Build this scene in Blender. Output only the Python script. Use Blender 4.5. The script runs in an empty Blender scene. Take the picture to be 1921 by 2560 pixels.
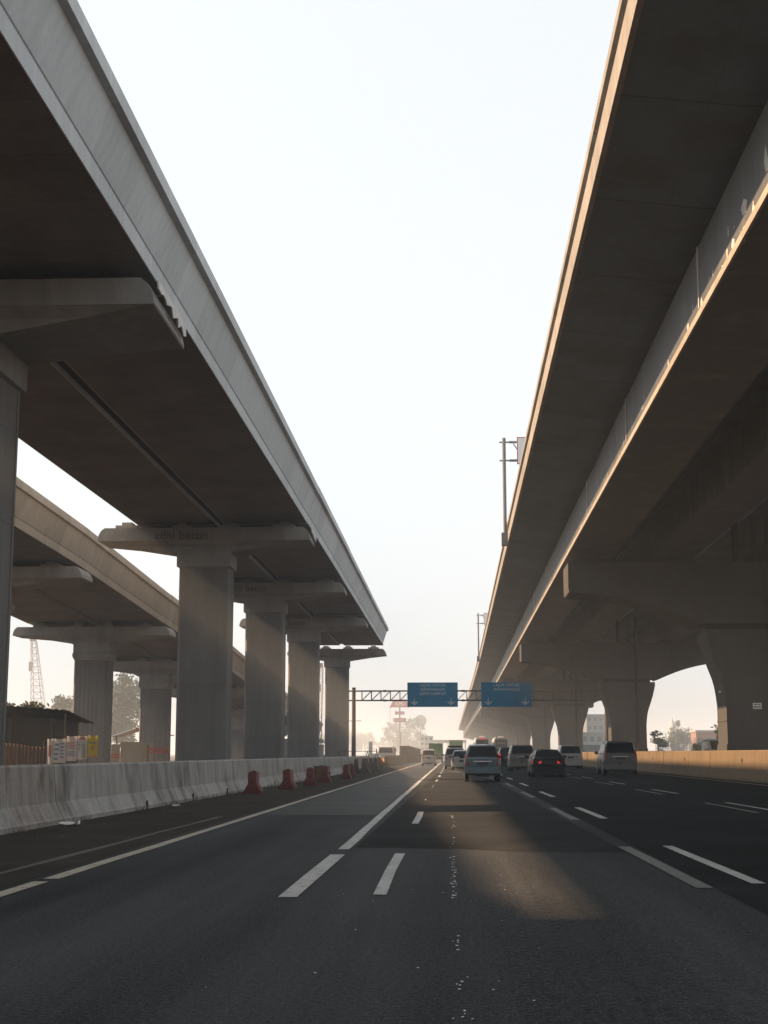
import bpy, bmesh, math, random
from mathutils import Vector, Matrix
random.seed(7)
S = bpy.context.scene
COL = S.collection
R = math.radians

# ------------------------------------------------------------------ camera
cam = bpy.data.cameras.new('camera'); camo = bpy.data.objects.new('camera', cam); COL.objects.link(camo)
cam.sensor_fit = 'VERTICAL'; cam.sensor_height = 36.0; cam.lens = 50.0
cam.clip_start = 0.2; cam.clip_end = 9000
camo.location = (0, 0, 1.3)
camo.rotation_euler = (R(90 + 9.641), 0, R(2.659))
S.camera = camo

# ------------------------------------------------------------------ sky, sun, exposure
SUN_EL = math.atan(0.755); SUN_AZ = R(-87.5)          # azimuth measured from the road direction (+Y), negative = left
W = bpy.data.worlds.new("World"); S.world = W; W.use_nodes = True
wn = W.node_tree.nodes; wl = W.node_tree.links
bg = wn['Background']
sky = wn.new('ShaderNodeTexSky'); sky.sky_type = 'NISHITA'; sky.sun_disc = False
sky.sun_elevation = SUN_EL; sky.sun_rotation = SUN_AZ
sky.air_density = 1.0; sky.dust_density = 4.0; sky.ozone_density = 1.0; sky.altitude = 20
hs = wn.new('ShaderNodeHueSaturation'); hs.inputs['Saturation'].default_value = 0.26
wl.new(sky.outputs[0], hs.inputs['Color'])
gm = wn.new('ShaderNodeGamma'); gm.inputs['Gamma'].default_value = 0.22        # hazy sky: evens out the glow round the sun
wl.new(hs.outputs[0], gm.inputs['Color'])
sc_ = wn.new('ShaderNodeVectorMath'); sc_.operation = 'MULTIPLY'; sc_.inputs[1].default_value = (2.03, 2.11, 2.15)
wl.new(gm.outputs[0], sc_.inputs[0]); wl.new(sc_.outputs[0], bg.inputs['Color'])
bg.inputs['Strength'].default_value = 0.15
sl = bpy.data.lights.new('sun', 'SUN'); sl.energy = 5.0; sl.angle = R(0.9); sl.color = (1.0, 0.645, 0.37)
so = bpy.data.objects.new('sun', sl); COL.objects.link(so)
sd = Vector((math.sin(SUN_AZ) * math.cos(SUN_EL), math.cos(SUN_AZ) * math.cos(SUN_EL), math.sin(SUN_EL)))
so.rotation_euler = sd.to_track_quat('Z', 'Y').to_euler(); so.location = (-200, 0, 150)
S.view_settings.view_transform = 'Standard'; S.view_settings.look = 'None'
S.view_settings.gamma = 1.0; S.view_settings.use_curve_mapping = False
S.view_settings.exposure = 1.3
S.render.engine = 'CYCLES'
S.cycles.use_denoising = True
S.cycles.max_bounces = 6; S.cycles.diffuse_bounces = 4; S.cycles.volume_bounces = 2
S.cycles.glossy_bounces = 3; S.cycles.transmission_bounces = 4
S.cycles.sample_clamp_indirect = 8

# ------------------------------------------------------------------ materials
def lin(h):
    c = [int(h[i:i + 2], 16) / 255 for i in (0, 2, 4)]
    return tuple(((x + 0.055) / 1.055) ** 2.4 if x > 0.04045 else x / 12.92 for x in c)
def base_mat(name, col, rough=0.7, metal=0.0, spec=0.5):
    m = bpy.data.materials.new(name); m.use_nodes = True
    b = m.node_tree.nodes['Principled BSDF']
    b.inputs['Base Color'].default_value = (*col, 1); b.inputs['Roughness'].default_value = rough
    b.inputs['Metallic'].default_value = metal; b.inputs['Specular IOR Level'].default_value = spec
    return m
def noisy(name, col, rough=0.75, big=0.35, streak=0.0, fine=6.0, amp=0.3, bump=0.15, board=0.0, metal=0.0, spec=0.4,
          stain=None, stain_amt=0.0, stain_scale=0.6, obj_coords=False, lines=()):
    """concrete, soil, paint: large mottling + vertical run-off streaks + fine grain, all procedural"""
    m = base_mat(name, col, rough, metal, spec); nt = m.node_tree; N = nt.nodes; L = nt.links
    b = N['Principled BSDF']
    if obj_coords:
        tc = N.new('ShaderNodeTexCoord'); pos = tc.outputs['Object']
    else:
        g = N.new('ShaderNodeNewGeometry'); pos = g.outputs['Position']
    def noise(scale, sc=(1, 1, 1), det=6, rou=0.6):
        mp = N.new('ShaderNodeMapping'); mp.inputs['Scale'].default_value = sc; L.new(pos, mp.inputs['Vector'])
        n = N.new('ShaderNodeTexNoise'); n.inputs['Scale'].default_value = scale
        n.inputs['Detail'].default_value = det; n.inputs['Roughness'].default_value = rou
        L.new(mp.outputs[0], n.inputs['Vector']); return n.outputs['Fac']
    def math_(op, a, bb):
        n = N.new('ShaderNodeMath'); n.operation = op
        for i, v in enumerate((a, bb)):
            if isinstance(v, (int, float)): n.inputs[i].default_value = v
            else: L.new(v, n.inputs[i])
        return n.outputs[0]
    f1 = noise(big); f2 = noise(fine, det=8, rou=0.7)
    v = math_('ADD', math_('MULTIPLY', math_('SUBTRACT', f1, 0.5), 2.4 * amp), math_('MULTIPLY', math_('SUBTRACT', f2, 0.5), 1.6 * amp))
    if streak:
        f3 = noise(1.0, (2.3, 2.3, 0.16), 5, 0.65)
        v = math_('ADD', v, math_('MULTIPLY', math_('SUBTRACT', f3, 0.5), 2.6 * streak))
    if board:
        wv = N.new('ShaderNodeTexWave'); wv.inputs['Scale'].default_value = 0.5; wv.bands_direction = 'X'
        wv.wave_type = 'BANDS'; wv.inputs['Distortion'].default_value = 1.5; wv.inputs['Detail'].default_value = 2
        mp = N.new('ShaderNodeMapping'); mp.inputs['Scale'].default_value = (2.4, 2.4, 0.02); L.new(pos, mp.inputs['Vector'])
        mp.inputs['Rotation'].default_value = (0, 0, R(38))
        L.new(mp.outputs[0], wv.inputs['Vector'])
        v = math_('ADD', v, math_('MULTIPLY', math_('SUBTRACT', wv.outputs['Fac'], 0.5), board))
    v = math_('ADD', v, 1.0)
    if lines:                                         # formwork joints: (axis, period, width, darkening)
        sp = N.new('ShaderNodeSeparateXYZ'); L.new(pos, sp.inputs[0]); wob = math_('MULTIPLY', math_('SUBTRACT', f1, 0.5), 0.05)
        for ax_, per, wid_, dk in lines:
            q = math_('MODULO', math_('ADD', math_('ADD', sp.outputs[ax_], wob), 1000.0 * per), per)
            v = math_('SUBTRACT', v, math_('MULTIPLY', math_('LESS_THAN', q, wid_), dk))
            cell = math_('FLOOR', math_('DIVIDE', math_('ADD', sp.outputs[ax_], 1000.0 * per), per), 0)
            wn_ = N.new('ShaderNodeTexWhiteNoise'); wn_.noise_dimensions = '1D'; L.new(cell, wn_.inputs['W'])
            v = math_('ADD', v, math_('MULTIPLY', math_('SUBTRACT', wn_.outputs['Value'], 0.5), 0.16))
    v = math_('MAXIMUM', v, 0.25)
    vm = N.new('ShaderNodeVectorMath'); vm.operation = 'SCALE'
    vm.inputs[0].default_value = col; L.new(v, vm.inputs['Scale'])
    out = vm.outputs[0]
    if stain:
        fs = noise(stain_scale, (1, 1, 0.35), 6, 0.65)
        rp = N.new('ShaderNodeValToRGB'); rp.color_ramp.elements[0].position = 0.52; rp.color_ramp.elements[1].position = 0.68
        L.new(fs, rp.inputs[0])
        mx = N.new('ShaderNodeMix'); mx.data_type = 'RGBA'
        L.new(math_('MULTIPLY', rp.outputs[0], stain_amt), mx.inputs[0])
        L.new(out, mx.inputs[6]); mx.inputs[7].default_value = (*stain, 1); out = mx.outputs[2]
    L.new(out, b.inputs['Base Color'])
    if bump:
        bp = N.new('ShaderNodeBump'); bp.inputs['Strength'].default_value = bump; bp.inputs['Distance'].default_value = 0.05
        L.new(f2, bp.inputs['Height']); L.new(bp.outputs[0], b.inputs['Normal'])
    return m
def emit(name, col, strength, base=None):
    m = base_mat(name, base or col, 0.35); b = m.node_tree.nodes['Principled BSDF']
    b.inputs['Emission Color'].default_value = (*col, 1); b.inputs['Emission Strength'].default_value = strength
    return m

M = {}
M['conc_rail'] = noisy('guideway concrete', (0.46, 0.495, 0.52), 0.8, 0.22, 0.16, 9, 0.18, 0.1, board=0.05, lines=((1, 3.1, .02, .18),))
M['conc_rail_old'] = noisy('brown weathered guideway concrete', (0.27, 0.235, 0.195), 0.85, 0.22, 0.22, 9, 0.22, 0.1, stain=(0.14, 0.115, 0.09), stain_amt=0.5, stain_scale=0.5, lines=((1, 3.1, .02, .18),))
M['conc_soffit'] = noisy('mould stained soffit concrete', (0.125, 0.115, 0.112), 0.9, 0.5, 0.0, 5, 0.45, 0.12, stain=(0.10, 0.08, 0.07), stain_amt=0.6, stain_scale=0.35, lines=((1, 2.44, .03, .35), (0, 1.22, .02, .2)))  # brown stained concrete, darkened further to hold the shade under the deck
M['conc_cap'] = noisy('pier cap concrete', (0.23, 0.228, 0.222), 0.85, 0.4, 0.2, 8, 0.28, 0.12, stain=(0.10, 0.095, 0.09), stain_amt=0.4, stain_scale=0.5)
M['conc_col'] = noisy('pier column concrete', (0.13, 0.129, 0.127), 0.85, 0.3, 0.22, 8, 0.26, 0.15, stain=(0.075, 0.07, 0.065), stain_amt=0.45, stain_scale=0.4, lines=((2, 2.4, .03, .25),))
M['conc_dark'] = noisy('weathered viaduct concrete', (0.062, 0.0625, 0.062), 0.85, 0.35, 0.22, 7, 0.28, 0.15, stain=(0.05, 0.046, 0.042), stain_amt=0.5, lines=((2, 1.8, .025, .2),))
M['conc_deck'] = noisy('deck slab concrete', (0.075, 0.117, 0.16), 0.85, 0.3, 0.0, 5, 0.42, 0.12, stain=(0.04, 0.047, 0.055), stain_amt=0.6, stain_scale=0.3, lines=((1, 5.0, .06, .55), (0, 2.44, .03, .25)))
M['parapet'] = noisy('parapet concrete', (0.22, 0.205, 0.185), 0.8, 0.5, 0.25, 8, 0.32, 0.15, stain=(0.10, 0.09, 0.08), stain_amt=0.5, stain_scale=0.8, lines=((1, 9.6, .06, .7),))
M['steel_web'] = noisy('weathered painted steel box', (0.078, 0.085, 0.092), 0.55, 0.25, 0.22, 10, 0.2, 0.05, stain=(0.20, 0.195, 0.185), stain_amt=0.45, stain_scale=0.9, lines=((1, 7.05, .05, -.35),))
M['patch'] = noisy('pale primer', (0.52, 0.51, 0.49), 0.6, 2, 0.2, 10, 0.2, 0.0)
M['barrier'] = noisy('barrier concrete', (0.34, 0.335, 0.32), 0.85, 0.7, 0.42, 12, 0.3, 0.2, stain=(0.09, 0.08, 0.07), stain_amt=0.85, stain_scale=1.0)
M['barrier_rust'] = noisy('rust stained barrier concrete', (0.30, 0.28, 0.26), 0.85, 0.9, 0.6, 12, 0.4, 0.2, stain=(0.10, 0.035, 0.015), stain_amt=0.85, stain_scale=1.5)
M['barrier_warm'] = noisy('median barrier concrete', (0.135, 0.098, 0.056), 0.85, 0.7, 0.35, 10, 0.28, 0.2, stain=(0.14, 0.11, 0.08), stain_amt=0.4, stain_scale=0.9)
M['barrier_old'] = noisy('dirty old concrete', (0.075, 0.068, 0.06), 0.9, 1.2, 0.5, 10, 0.4, 0.2)
M['plastic_red'] = noisy('faded red plastic', (0.115, 0.017, 0.015), 0.5, 1.3, 0.2, 8, 0.35, 0.05, obj_coords=True)
M['plastic_brown'] = noisy('dirty orange plastic', (0.13, 0.065, 0.035), 0.6, 1.3, 0.2, 8, 0.35, 0.05, obj_coords=True)
M['dark'] = noisy('dark grime', (0.02, 0.018, 0.016), 0.9, 2, 0, 9, 0.3, 0.1)  # dark fittings, holes and joints; also stands for shade between guideway girders
M['soil'] = noisy('bare soil', (0.05, 0.04, 0.03), 0.95, 0.12, 0, 3, 0.45, 0.3)
M['paint'] = noisy('road paint', (0.40, 0.40, 0.385), 0.65, 1.1, 0, 14, 0.3, 0.08, stain=(0.10, 0.10, 0.10), stain_amt=0.8, stain_scale=6.0)
M['paint_yellow'] = noisy('warm white road paint', (0.38, 0.345, 0.28), 0.65, 1.1, 0, 14, 0.3, 0.08, stain=(0.10, 0.09, 0.08), stain_amt=0.6, stain_scale=4.0)
M['paint_old'] = noisy('worn road paint', (0.13, 0.13, 0.128), 0.6, 1.1, 0, 14, 0.3, 0.08, stain=(0.06, 0.06, 0.06), stain_amt=0.6, stain_scale=4.0)
M['paint_faint'] = noisy('almost worn away paint', (0.085, 0.08, 0.072), 0.8, 1.1, 0, 14, 0.5, 0.08, stain=(0.05, 0.042, 0.035), stain_amt=0.8, stain_scale=3.0)
M['galv'] = noisy('painted gantry steel', (0.07, 0.06, 0.055), 0.5, 1, 0.2, 8, 0.2, 0.0)
M['pole_grey'] = noisy('grey steel pole', (0.12, 0.13, 0.14), 0.5, 1, 0.2, 8, 0.2, 0.0)
M['sign_blue'] = noisy('blue sign sheeting', (0.0, 0.15, 0.30), 0.5, 0.7, 0.1, 9, 0.16, 0.0)
M['sign_text'] = base_mat('white sign lettering', (0.34, 0.42, 0.48), 0.5)
M['white'] = noisy('white painted board', (0.72, 0.72, 0.72), 0.55, 0.8, 0.1, 6, 0.1, 0.0)
M['red'] = base_mat('red sign paint', (0.45, 0.03, 0.025), 0.5)
M['black'] = base_mat('black paint', (0.012, 0.012, 0.013), 0.5)
M['tyre'] = base_mat('rubber', (0.012, 0.012, 0.012), 0.9)
M['rim'] = base_mat('alloy', (0.32, 0.33, 0.34), 0.35, 0.8)
M['glass'] = base_mat('dark car glass', (0.006, 0.006, 0.007), 0.2, 0, 0.12)
M['lamp_red'] = base_mat('tail lamp plastic', (0.28, 0.012, 0.010), 0.22)
M['lamp_on'] = emit('lit brake lamp', (1.0, 0.03, 0.02), 0.28, (0.4, 0.02, 0.02))
M['plate'] = base_mat('number plate', (0.02, 0.02, 0.022), 0.5)
M['trim'] = base_mat('dark plastic trim', (0.022, 0.022, 0.024), 0.6)
M['chrome'] = base_mat('bright trim', (0.5, 0.5, 0.5), 0.25, 0.9)
def paint(name, col, metal=0.35):
    m = base_mat(name, col, 0.32, metal); b = m.node_tree.nodes['Principled BSDF']
    b.inputs['Coat Weight'].default_value = 0.12; b.inputs['Coat Roughness'].default_value = 0.08
    N = m.node_tree.nodes; L = m.node_tree.links            # road film: dirtier towards the sills by noise
    tc = N.new('ShaderNodeTexCoord'); n = N.new('ShaderNodeTexNoise'); n.inputs['Scale'].default_value = 2.2; n.inputs['Detail'].default_value = 6
    L.new(tc.outputs['Object'], n.inputs['Vector'])
    mp = N.new('ShaderNodeMapRange'); mp.inputs['From Min'].default_value = 0.3; mp.inputs['From Max'].default_value = 0.75
    mp.inputs['To Min'].default_value = 0.22; mp.inputs['To Max'].default_value = 0.5
    L.new(n.outputs['Fac'], mp.inputs['Value']); L.new(mp.outputs[0], b.inputs['Roughness'])
    return m
P_SILVERBLUE = paint('silver blue paint', (0.10, 0.145, 0.165))
P_SILVER = paint('silver paint', (0.13, 0.13, 0.13))
P_WARM = paint('champagne paint', (0.14, 0.13, 0.115))
P_WHITE = paint('white paint', (0.30, 0.30, 0.30), 0.0)
P_BLACK = paint('black car paint', (0.008, 0.009, 0.012), 0.0)
P_DARK = paint('dark grey car paint', (0.02, 0.021, 0.024), 0.2)
for p_ in (P_BLACK, P_DARK): p_.node_tree.nodes['Principled BSDF'].inputs['Specular IOR Level'].default_value = 0.15; p_.node_tree.nodes['Principled BSDF'].inputs['Coat Weight'].default_value = 0.0

def asphalt():
    m = base_mat('asphalt', (0.05, 0.05, 0.05), 0.8, 0, 0.015); nt = m.node_tree; N = nt.nodes; L = nt.links
    b = N['Principled BSDF']; g = N.new('ShaderNodeNewGeometry')
    def noise(scale, sc, det=6, rou=0.6):
        mp = N.new('ShaderNodeMapping'); mp.inputs['Scale'].default_value = sc; L.new(g.outputs['Position'], mp.inputs[0])
        n = N.new('ShaderNodeTexNoise'); n.inputs['Scale'].default_value = scale; n.inputs['Detail'].default_value = det
        n.inputs['Roughness'].default_value = rou; L.new(mp.outputs[0], n.inputs['Vector']); return n.outputs['Fac']
    def mth(op, a, c):
        n = N.new('ShaderNodeMath'); n.operation = op
        for i, v in enumerate((a, c)):
            if isinstance(v, (int, float)): n.inputs[i].default_value = v
            else: L.new(v, n.inputs[i])
        return n.outputs[0]
    wheel = noise(0.9, (1, 0.03, 1), 4)             # tyre tracks along the lanes
    cloud = noise(0.25, (1, 0.4, 1), 6)
    grit = noise(26, (1, 1, 1), 8, 0.8)
    chips = noise(75, (1, 1, 1), 2, 0.5)
    rp = N.new('ShaderNodeMapRange'); rp.inputs['From Min'].default_value = 0.6; rp.inputs['From Max'].default_value = 0.72
    L.new(chips, rp.inputs['Value'])
    v = mth('ADD', mth('MULTIPLY', mth('SUBTRACT', wheel, 0.36), 3.0), mth('MULTIPLY', mth('SUBTRACT', cloud, 0.2), 1.2))
    v = mth('ADD', v, mth('MULTIPLY', mth('SUBTRACT', grit, 0.44), 4.5)); v = mth('ADD', v, mth('MULTIPLY', rp.outputs[0], 3.0)); v = mth('MAXIMUM', v, 0.15)
    vm = N.new('ShaderNodeVectorMath'); vm.operation = 'SCALE'; vm.inputs[0].default_value = (0.042, 0.0435, 0.0455)
    L.new(v, vm.inputs['Scale']); L.new(vm.outputs[0], b.inputs['Base Color'])
    mr = N.new('ShaderNodeMapRange'); mr.inputs['To Min'].default_value = 0.5; mr.inputs['To Max'].default_value = 0.85
    L.new(wheel, mr.inputs['Value']); L.new(mr.outputs[0], b.inputs['Roughness'])
    bp = N.new('ShaderNodeBump'); bp.inputs['Strength'].default_value = 0.35; bp.inputs['Distance'].default_value = 0.01
    L.new(mth('ADD', grit, mth('MULTIPLY', chips, 0.5)), bp.inputs['Height']); L.new(bp.outputs[0], b.inputs['Normal'])
    return m
M['asphalt'] = asphalt()
M['asphalt_patch'] = noisy('smooth newer asphalt', (0.029, 0.030, 0.031), 0.75, 0.4, 0, 24, 0.6, 0.15, spec=0.012)
M['asphalt_dark'] = noisy('newer dark asphalt', (0.021, 0.022, 0.023), 0.8, 0.4, 0, 24, 0.6, 0.15, spec=0.012)
M['asphalt_polished'] = noisy('tyre polished asphalt', (0.044, 0.0445, 0.045), 0.6, 0.35, 0, 24, 0.6, 0.1, spec=0.06)
M['shoulder'] = noisy('dusty shoulder asphalt', (0.049, 0.044, 0.039), 0.9, 0.5, 0, 12, 0.4, 0.25, stain=(0.07, 0.055, 0.042), stain_amt=0.5, stain_scale=0.5, spec=0.02)

def leaf_mat(name, c1, c2):
    m = base_mat(name, c1, 0.7); N = m.node_tree.nodes; L = m.node_tree.links; b = N['Principled BSDF']
    g = N.new('ShaderNodeNewGeometry'); n = N.new('ShaderNodeTexNoise'); n.inputs['Scale'].default_value = .9; n.inputs['Detail'].default_value = 5
    L.new(g.outputs['Position'], n.inputs['Vector']); rp = N.new('ShaderNodeValToRGB')
    rp.color_ramp.elements[0].position = .35; rp.color_ramp.elements[0].color = (*c1, 1); rp.color_ramp.elements[1].position = .65; rp.color_ramp.elements[1].color = (*c2, 1)
    L.new(n.outputs['Fac'], rp.inputs[0]); L.new(rp.outputs[0], b.inputs['Base Color']); return m
M['leaf'] = leaf_mat('tree leaves', (0.025, 0.04, 0.018), (0.06, 0.08, 0.035))
M['leaf_dry'] = leaf_mat('dusty leaves', (0.06, 0.065, 0.025), (0.13, 0.13, 0.05))
M['bark'] = noisy('bark', (0.10, 0.075, 0.055), 0.9, 2, 0.3, 9, 0.3, 0.3)
M['gravel'] = noisy('grey brown grit', (0.10, 0.085, 0.07), 0.95, 3, 0, 12, 0.5, 0.0)
# ------------------------------------------------------------------ mesh helpers
class MB:
    def __init__(s): s.v = []; s.f = []
    def add(s, vs, fs):
        o = len(s.v); s.v += [tuple(p) for p in vs]; s.f += [tuple(i + o for i in f) for f in fs]; return s
    def box(s, x0, x1, y0, y1, z0, z1):
        return s.add([(x0, y0, z0), (x1, y0, z0), (x1, y1, z0), (x0, y1, z0), (x0, y0, z1), (x1, y0, z1), (x1, y1, z1), (x0, y1, z1)],
                     [(0, 3, 2, 1), (4, 5, 6, 7), (0, 1, 5, 4), (1, 2, 6, 5), (2, 3, 7, 6), (3, 0, 4, 7)])
    def cbox(s, c, d): return s.box(c[0] - d[0] / 2, c[0] + d[0] / 2, c[1] - d[1] / 2, c[1] + d[1] / 2, c[2] - d[2] / 2, c[2] + d[2] / 2)
    def loft(s, rings, caps=True, closed=True):
        n = len(rings[0]); vs = [p for r in rings for p in r]; fs = []
        for k in range(len(rings) - 1):
            for i in range(n if closed else n - 1):
                j = (i + 1) % n; fs.append((k * n + i, k * n + j, (k + 1) * n + j, (k + 1) * n + i))
        if caps: fs += [tuple(range(n - 1, -1, -1)), tuple((len(rings) - 1) * n + i for i in range(n))]
        return s.add(vs, fs)
    def prism_y(s, prof, y0, y1, dz=0.0, dx=0.0):      # prof: (x, z)
        return s.loft([[(x, y0, z) for x, z in prof], [(x + dx, y1, z + dz) for x, z in prof]])
    def prism_x(s, prof, x0, x1):                      # prof: (y, z)
        return s.loft([[(x0, y, z) for y, z in prof], [(x1, y, z) for y, z in prof]])
    def prism_z(s, prof, z0, z1, k=1.0):
        return s.loft([[(x, y, z0) for x, y in prof], [(x * k, y * k, z1) for x, y in prof]])
    def tube(s, p0, p1, r0, r1=None, n=8):
        r1 = r0 if r1 is None else r1
        p0 = Vector(p0); p1 = Vector(p1); d = (p1 - p0).normalized()
        a = d.orthogonal().normalized(); b = d.cross(a)
        ring = lambda p, r: [tuple(p + (a * math.cos(2 * math.pi * i / n) + b * math.sin(2 * math.pi * i / n)) * r) for i in range(n)]
        return s.loft([ring(p0, r0), ring(p1, r1)])
    def path(s, pts, radii, n=8):
        rings = []
        for i, p in enumerate(pts):
            q0 = Vector(pts[max(i - 1, 0)]); q1 = Vector(pts[min(i + 1, len(pts) - 1)]); d = (q1 - q0).normalized()
            a = Vector((1, 0.01, 0)).cross(d); a = a.normalized() if a.length > 1e-3 else d.orthogonal().normalized(); b = d.cross(a)
            rings.append([tuple(Vector(p) + (a * math.cos(2 * math.pi * k / n) + b * math.sin(2 * math.pi * k / n)) * radii[i]) for k in range(n)])
        return s.loft(rings)
    def build(s, name, mat, parent=None, loc=None, smooth=False, bevel=0.0):
        me = bpy.data.meshes.new(name); me.from_pydata(s.v, [], s.f)
        bm = bmesh.new(); bm.from_mesh(me); bmesh.ops.recalc_face_normals(bm, faces=bm.faces[:])
        if bevel: bmesh.ops.bevel(bm, geom=[e for e in bm.edges if len(e.link_faces) == 2 and e.calc_face_angle(0) > 0.5], offset=bevel, segments=2, affect='EDGES', profile=0.6)
        bm.to_mesh(me); bm.free()
        me.materials.append(mat)
        if smooth:
            for p in me.polygons: p.use_smooth = True
            try: me.set_sharp_from_angle(angle=R(smooth if smooth is not True else 40))
            except Exception: pass
        o = bpy.data.objects.new(name, me); COL.objects.link(o)
        if parent: o.parent = parent
        if loc: o.location = loc
        return o
def tag(o, label=None, cat=None, group=None, kind=None):
    if label: o['label'] = label
    if cat: o['category'] = cat
    if group: o['group'] = group
    if kind: o['kind'] = kind
    return o
def thing(name, label, cat, loc=(0, 0, 0), rz=0.0, group=None):
    o = bpy.data.objects.new(name, None); COL.objects.link(o); o.location = loc; o.rotation_euler = (0, 0, rz); o.empty_display_size = 0.3
    return tag(o, label, cat, group)
KIDS = {}
def copy_tree(o, parent=None):
    c = o.copy(); COL.objects.link(c)
    if parent: c.parent = parent
    for ch in [k for k in bpy.data.objects if k.parent == o and k is not c]: copy_tree(ch, c)
    return c
def dup(o, loc, label, group=None, rz=None):
    c = copy_tree(o); c.location = loc; c['label'] = label
    if group: c['group'] = group
    if rz is not None: c.rotation_euler = (0, 0, rz)
    return c
def text_mesh(name, body, size, mat, parent, loc, rot=(math.pi / 2, 0, 0), bold=0.0, align='CENTER', space=1.0):
    cu = bpy.data.curves.new(name, 'FONT'); cu.body = body; cu.size = size; cu.align_x = align; cu.align_y = 'CENTER'
    cu.offset = bold; cu.extrude = 0.004; cu.space_character = space
    t = bpy.data.objects.new(name, cu); COL.objects.link(t)
    dg = bpy.context.evaluated_depsgraph_get(); me = bpy.data.meshes.new_from_object(t.evaluated_get(dg))
    bpy.data.objects.remove(t); bpy.data.curves.remove(cu)
    me.name = name; me.materials.clear(); me.materials.append(mat)
    o = bpy.data.objects.new(name, me); COL.objects.link(o); o.parent = parent; o.location = loc; o.rotation_euler = rot
    return o

# ------------------------------------------------------------------ ground and road
CROSS = 0.0145
def zr(x): return CROSS * max(x, 0.0)
def sheet(name, xs, y0, y1, dz, mat, ny=2, kind='structure'):
    m = MB(); ys = [y0 + (y1 - y0) * i / (ny - 1) for i in range(ny)]
    vs = [(x, y, zr(x) + dz) for y in ys for x in xs]; n = len(xs)
    fs = [(j * n + i, j * n + i + 1, (j + 1) * n + i + 1, (j + 1) * n + i) for j in range(ny - 1) for i in range(n - 1)]
    m.add(vs, fs); return tag(m.build(name, mat), kind=kind)
m = MB(); m.add([(-1500, -300, -0.08), (1500, -300, -0.08), (1500, 2500, -0.08), (-1500, 2500, -0.08)], [(0, 1, 2, 3)])
tag(m.build('ground', M['soil']), kind='structure')
sheet('road', [-7.9, -4.4, 0, 12.9], -60, 2400, 0.0, M['asphalt'], 3)
sheet('shoulder', [-7.6, -4.42], -60, 150, 0.004, M['shoulder'])
m = MB(); m.add([(17.8, -60, 0.12), (34, -60, 0.12), (34, 2400, 0.12), (17.8, 2400, 0.12)], [(0, 1, 2, 3)])
tag(m.build('far_carriageway', M['asphalt']), kind='structure')
sheet('overlay_lanes', [2.5, 7, 11, 12.85], -60, 2400, 0.0035, M['asphalt_dark'], 3)
sheet('polished_lane', [-4.02, -1.62], 31, 430, 0.004, M['asphalt_polished'], 3)
# darker resurfaced strip beyond the transverse seam
m = MB()
pts = [(-1.35, 20.35), (0.02, 20.25), (1.15, 19.35), (2.28, 19.1), (2.2, 30), (2.1, 60), (1.9, 95), (-0.95, 95), (-1.2, 45)]
m.add([(x, y, zr(x) + 0.004) for x, y in pts], [tuple(range(len(pts)))])
tag(m.build('road_patch', M['asphalt_patch']), kind='structure')

def strips(name, mat, segs, w, dz=0.008, wob=0.012):
    mm = MB()
    for (x0, y0, x1, y1) in segs:
        n = max(2, int(abs(y1 - y0) / 2.5)); pl = []; pr = []
        for i in range(n + 1):
            t = i / n; x = x0 + (x1 - x0) * t; y = y0 + (y1 - y0) * t
            a = random.uniform(-wob, wob); b = random.uniform(-wob, wob)
            pl.append((x - w / 2 + a, y, zr(x) + dz)); pr.append((x + w / 2 + b, y, zr(x) + dz))
        mm.add(pl + pr, [(i, n + 1 + i, n + 2 + i, i + 1) for i in range(n)])
    return tag(mm.build(name, mat), kind='structure')
strips('edge_line', M['paint_yellow'], [(-4.2, 2, -4.2, 14.85), (-4.2, 15.15, -4.16, 60), (-4.16, 60, -4.1, 420)], 0.16)
strips('worn_edge_line', M['paint_faint'], [(-4.95, 15.5, -4.8, 30)], 0.10, wob=0.03)
strips('lane_line', M['paint'], [(-1.51, 13.35, -1.48, 18.93)], 0.17)
strips('solid_lane_line', M['paint'], [(-1.48, 19.96, -1.5, 60), (-1.5, 60, -1.45, 430)], 0.155)
segs = []; y = 13.62
while y < 330: segs.append((-0.68, y, -0.68, y + 5.55)); y += 13.62
strips('dashed_lane_line', M['paint'], segs, 0.13)
segs = []; y = 14.45
while y < 330: segs.append((2.99, y, 2.96, y + 5.75)); y += 14.15
strips('dashed_lane_line', M['paint'], segs, 0.15)
segs = []; y = 14.05
while y < 230: segs.append((2.4, y, 2.36, y + 6.1)); y += 14.15
strips('worn_lane_line', M['paint_old'], segs, 0.16, wob=0.02)
segs = []; y = 17.9
while y < 260: segs.append((6.86, y, 6.8, y + 5.2)); y += 13.2
strips('dashed_lane_line', M['paint'], segs, 0.13)
segs = []; y = 16.7
while y < 120: segs.append((6.32, y, 6.26, y + 6.1)); y += 13.5
strips('worn_lane_line', M['paint_old'], segs, 0.12, wob=0.02)
strips('right_edge_line', M['paint_yellow'], [(11.35, -20, 11.35, 300)], 0.13)
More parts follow.
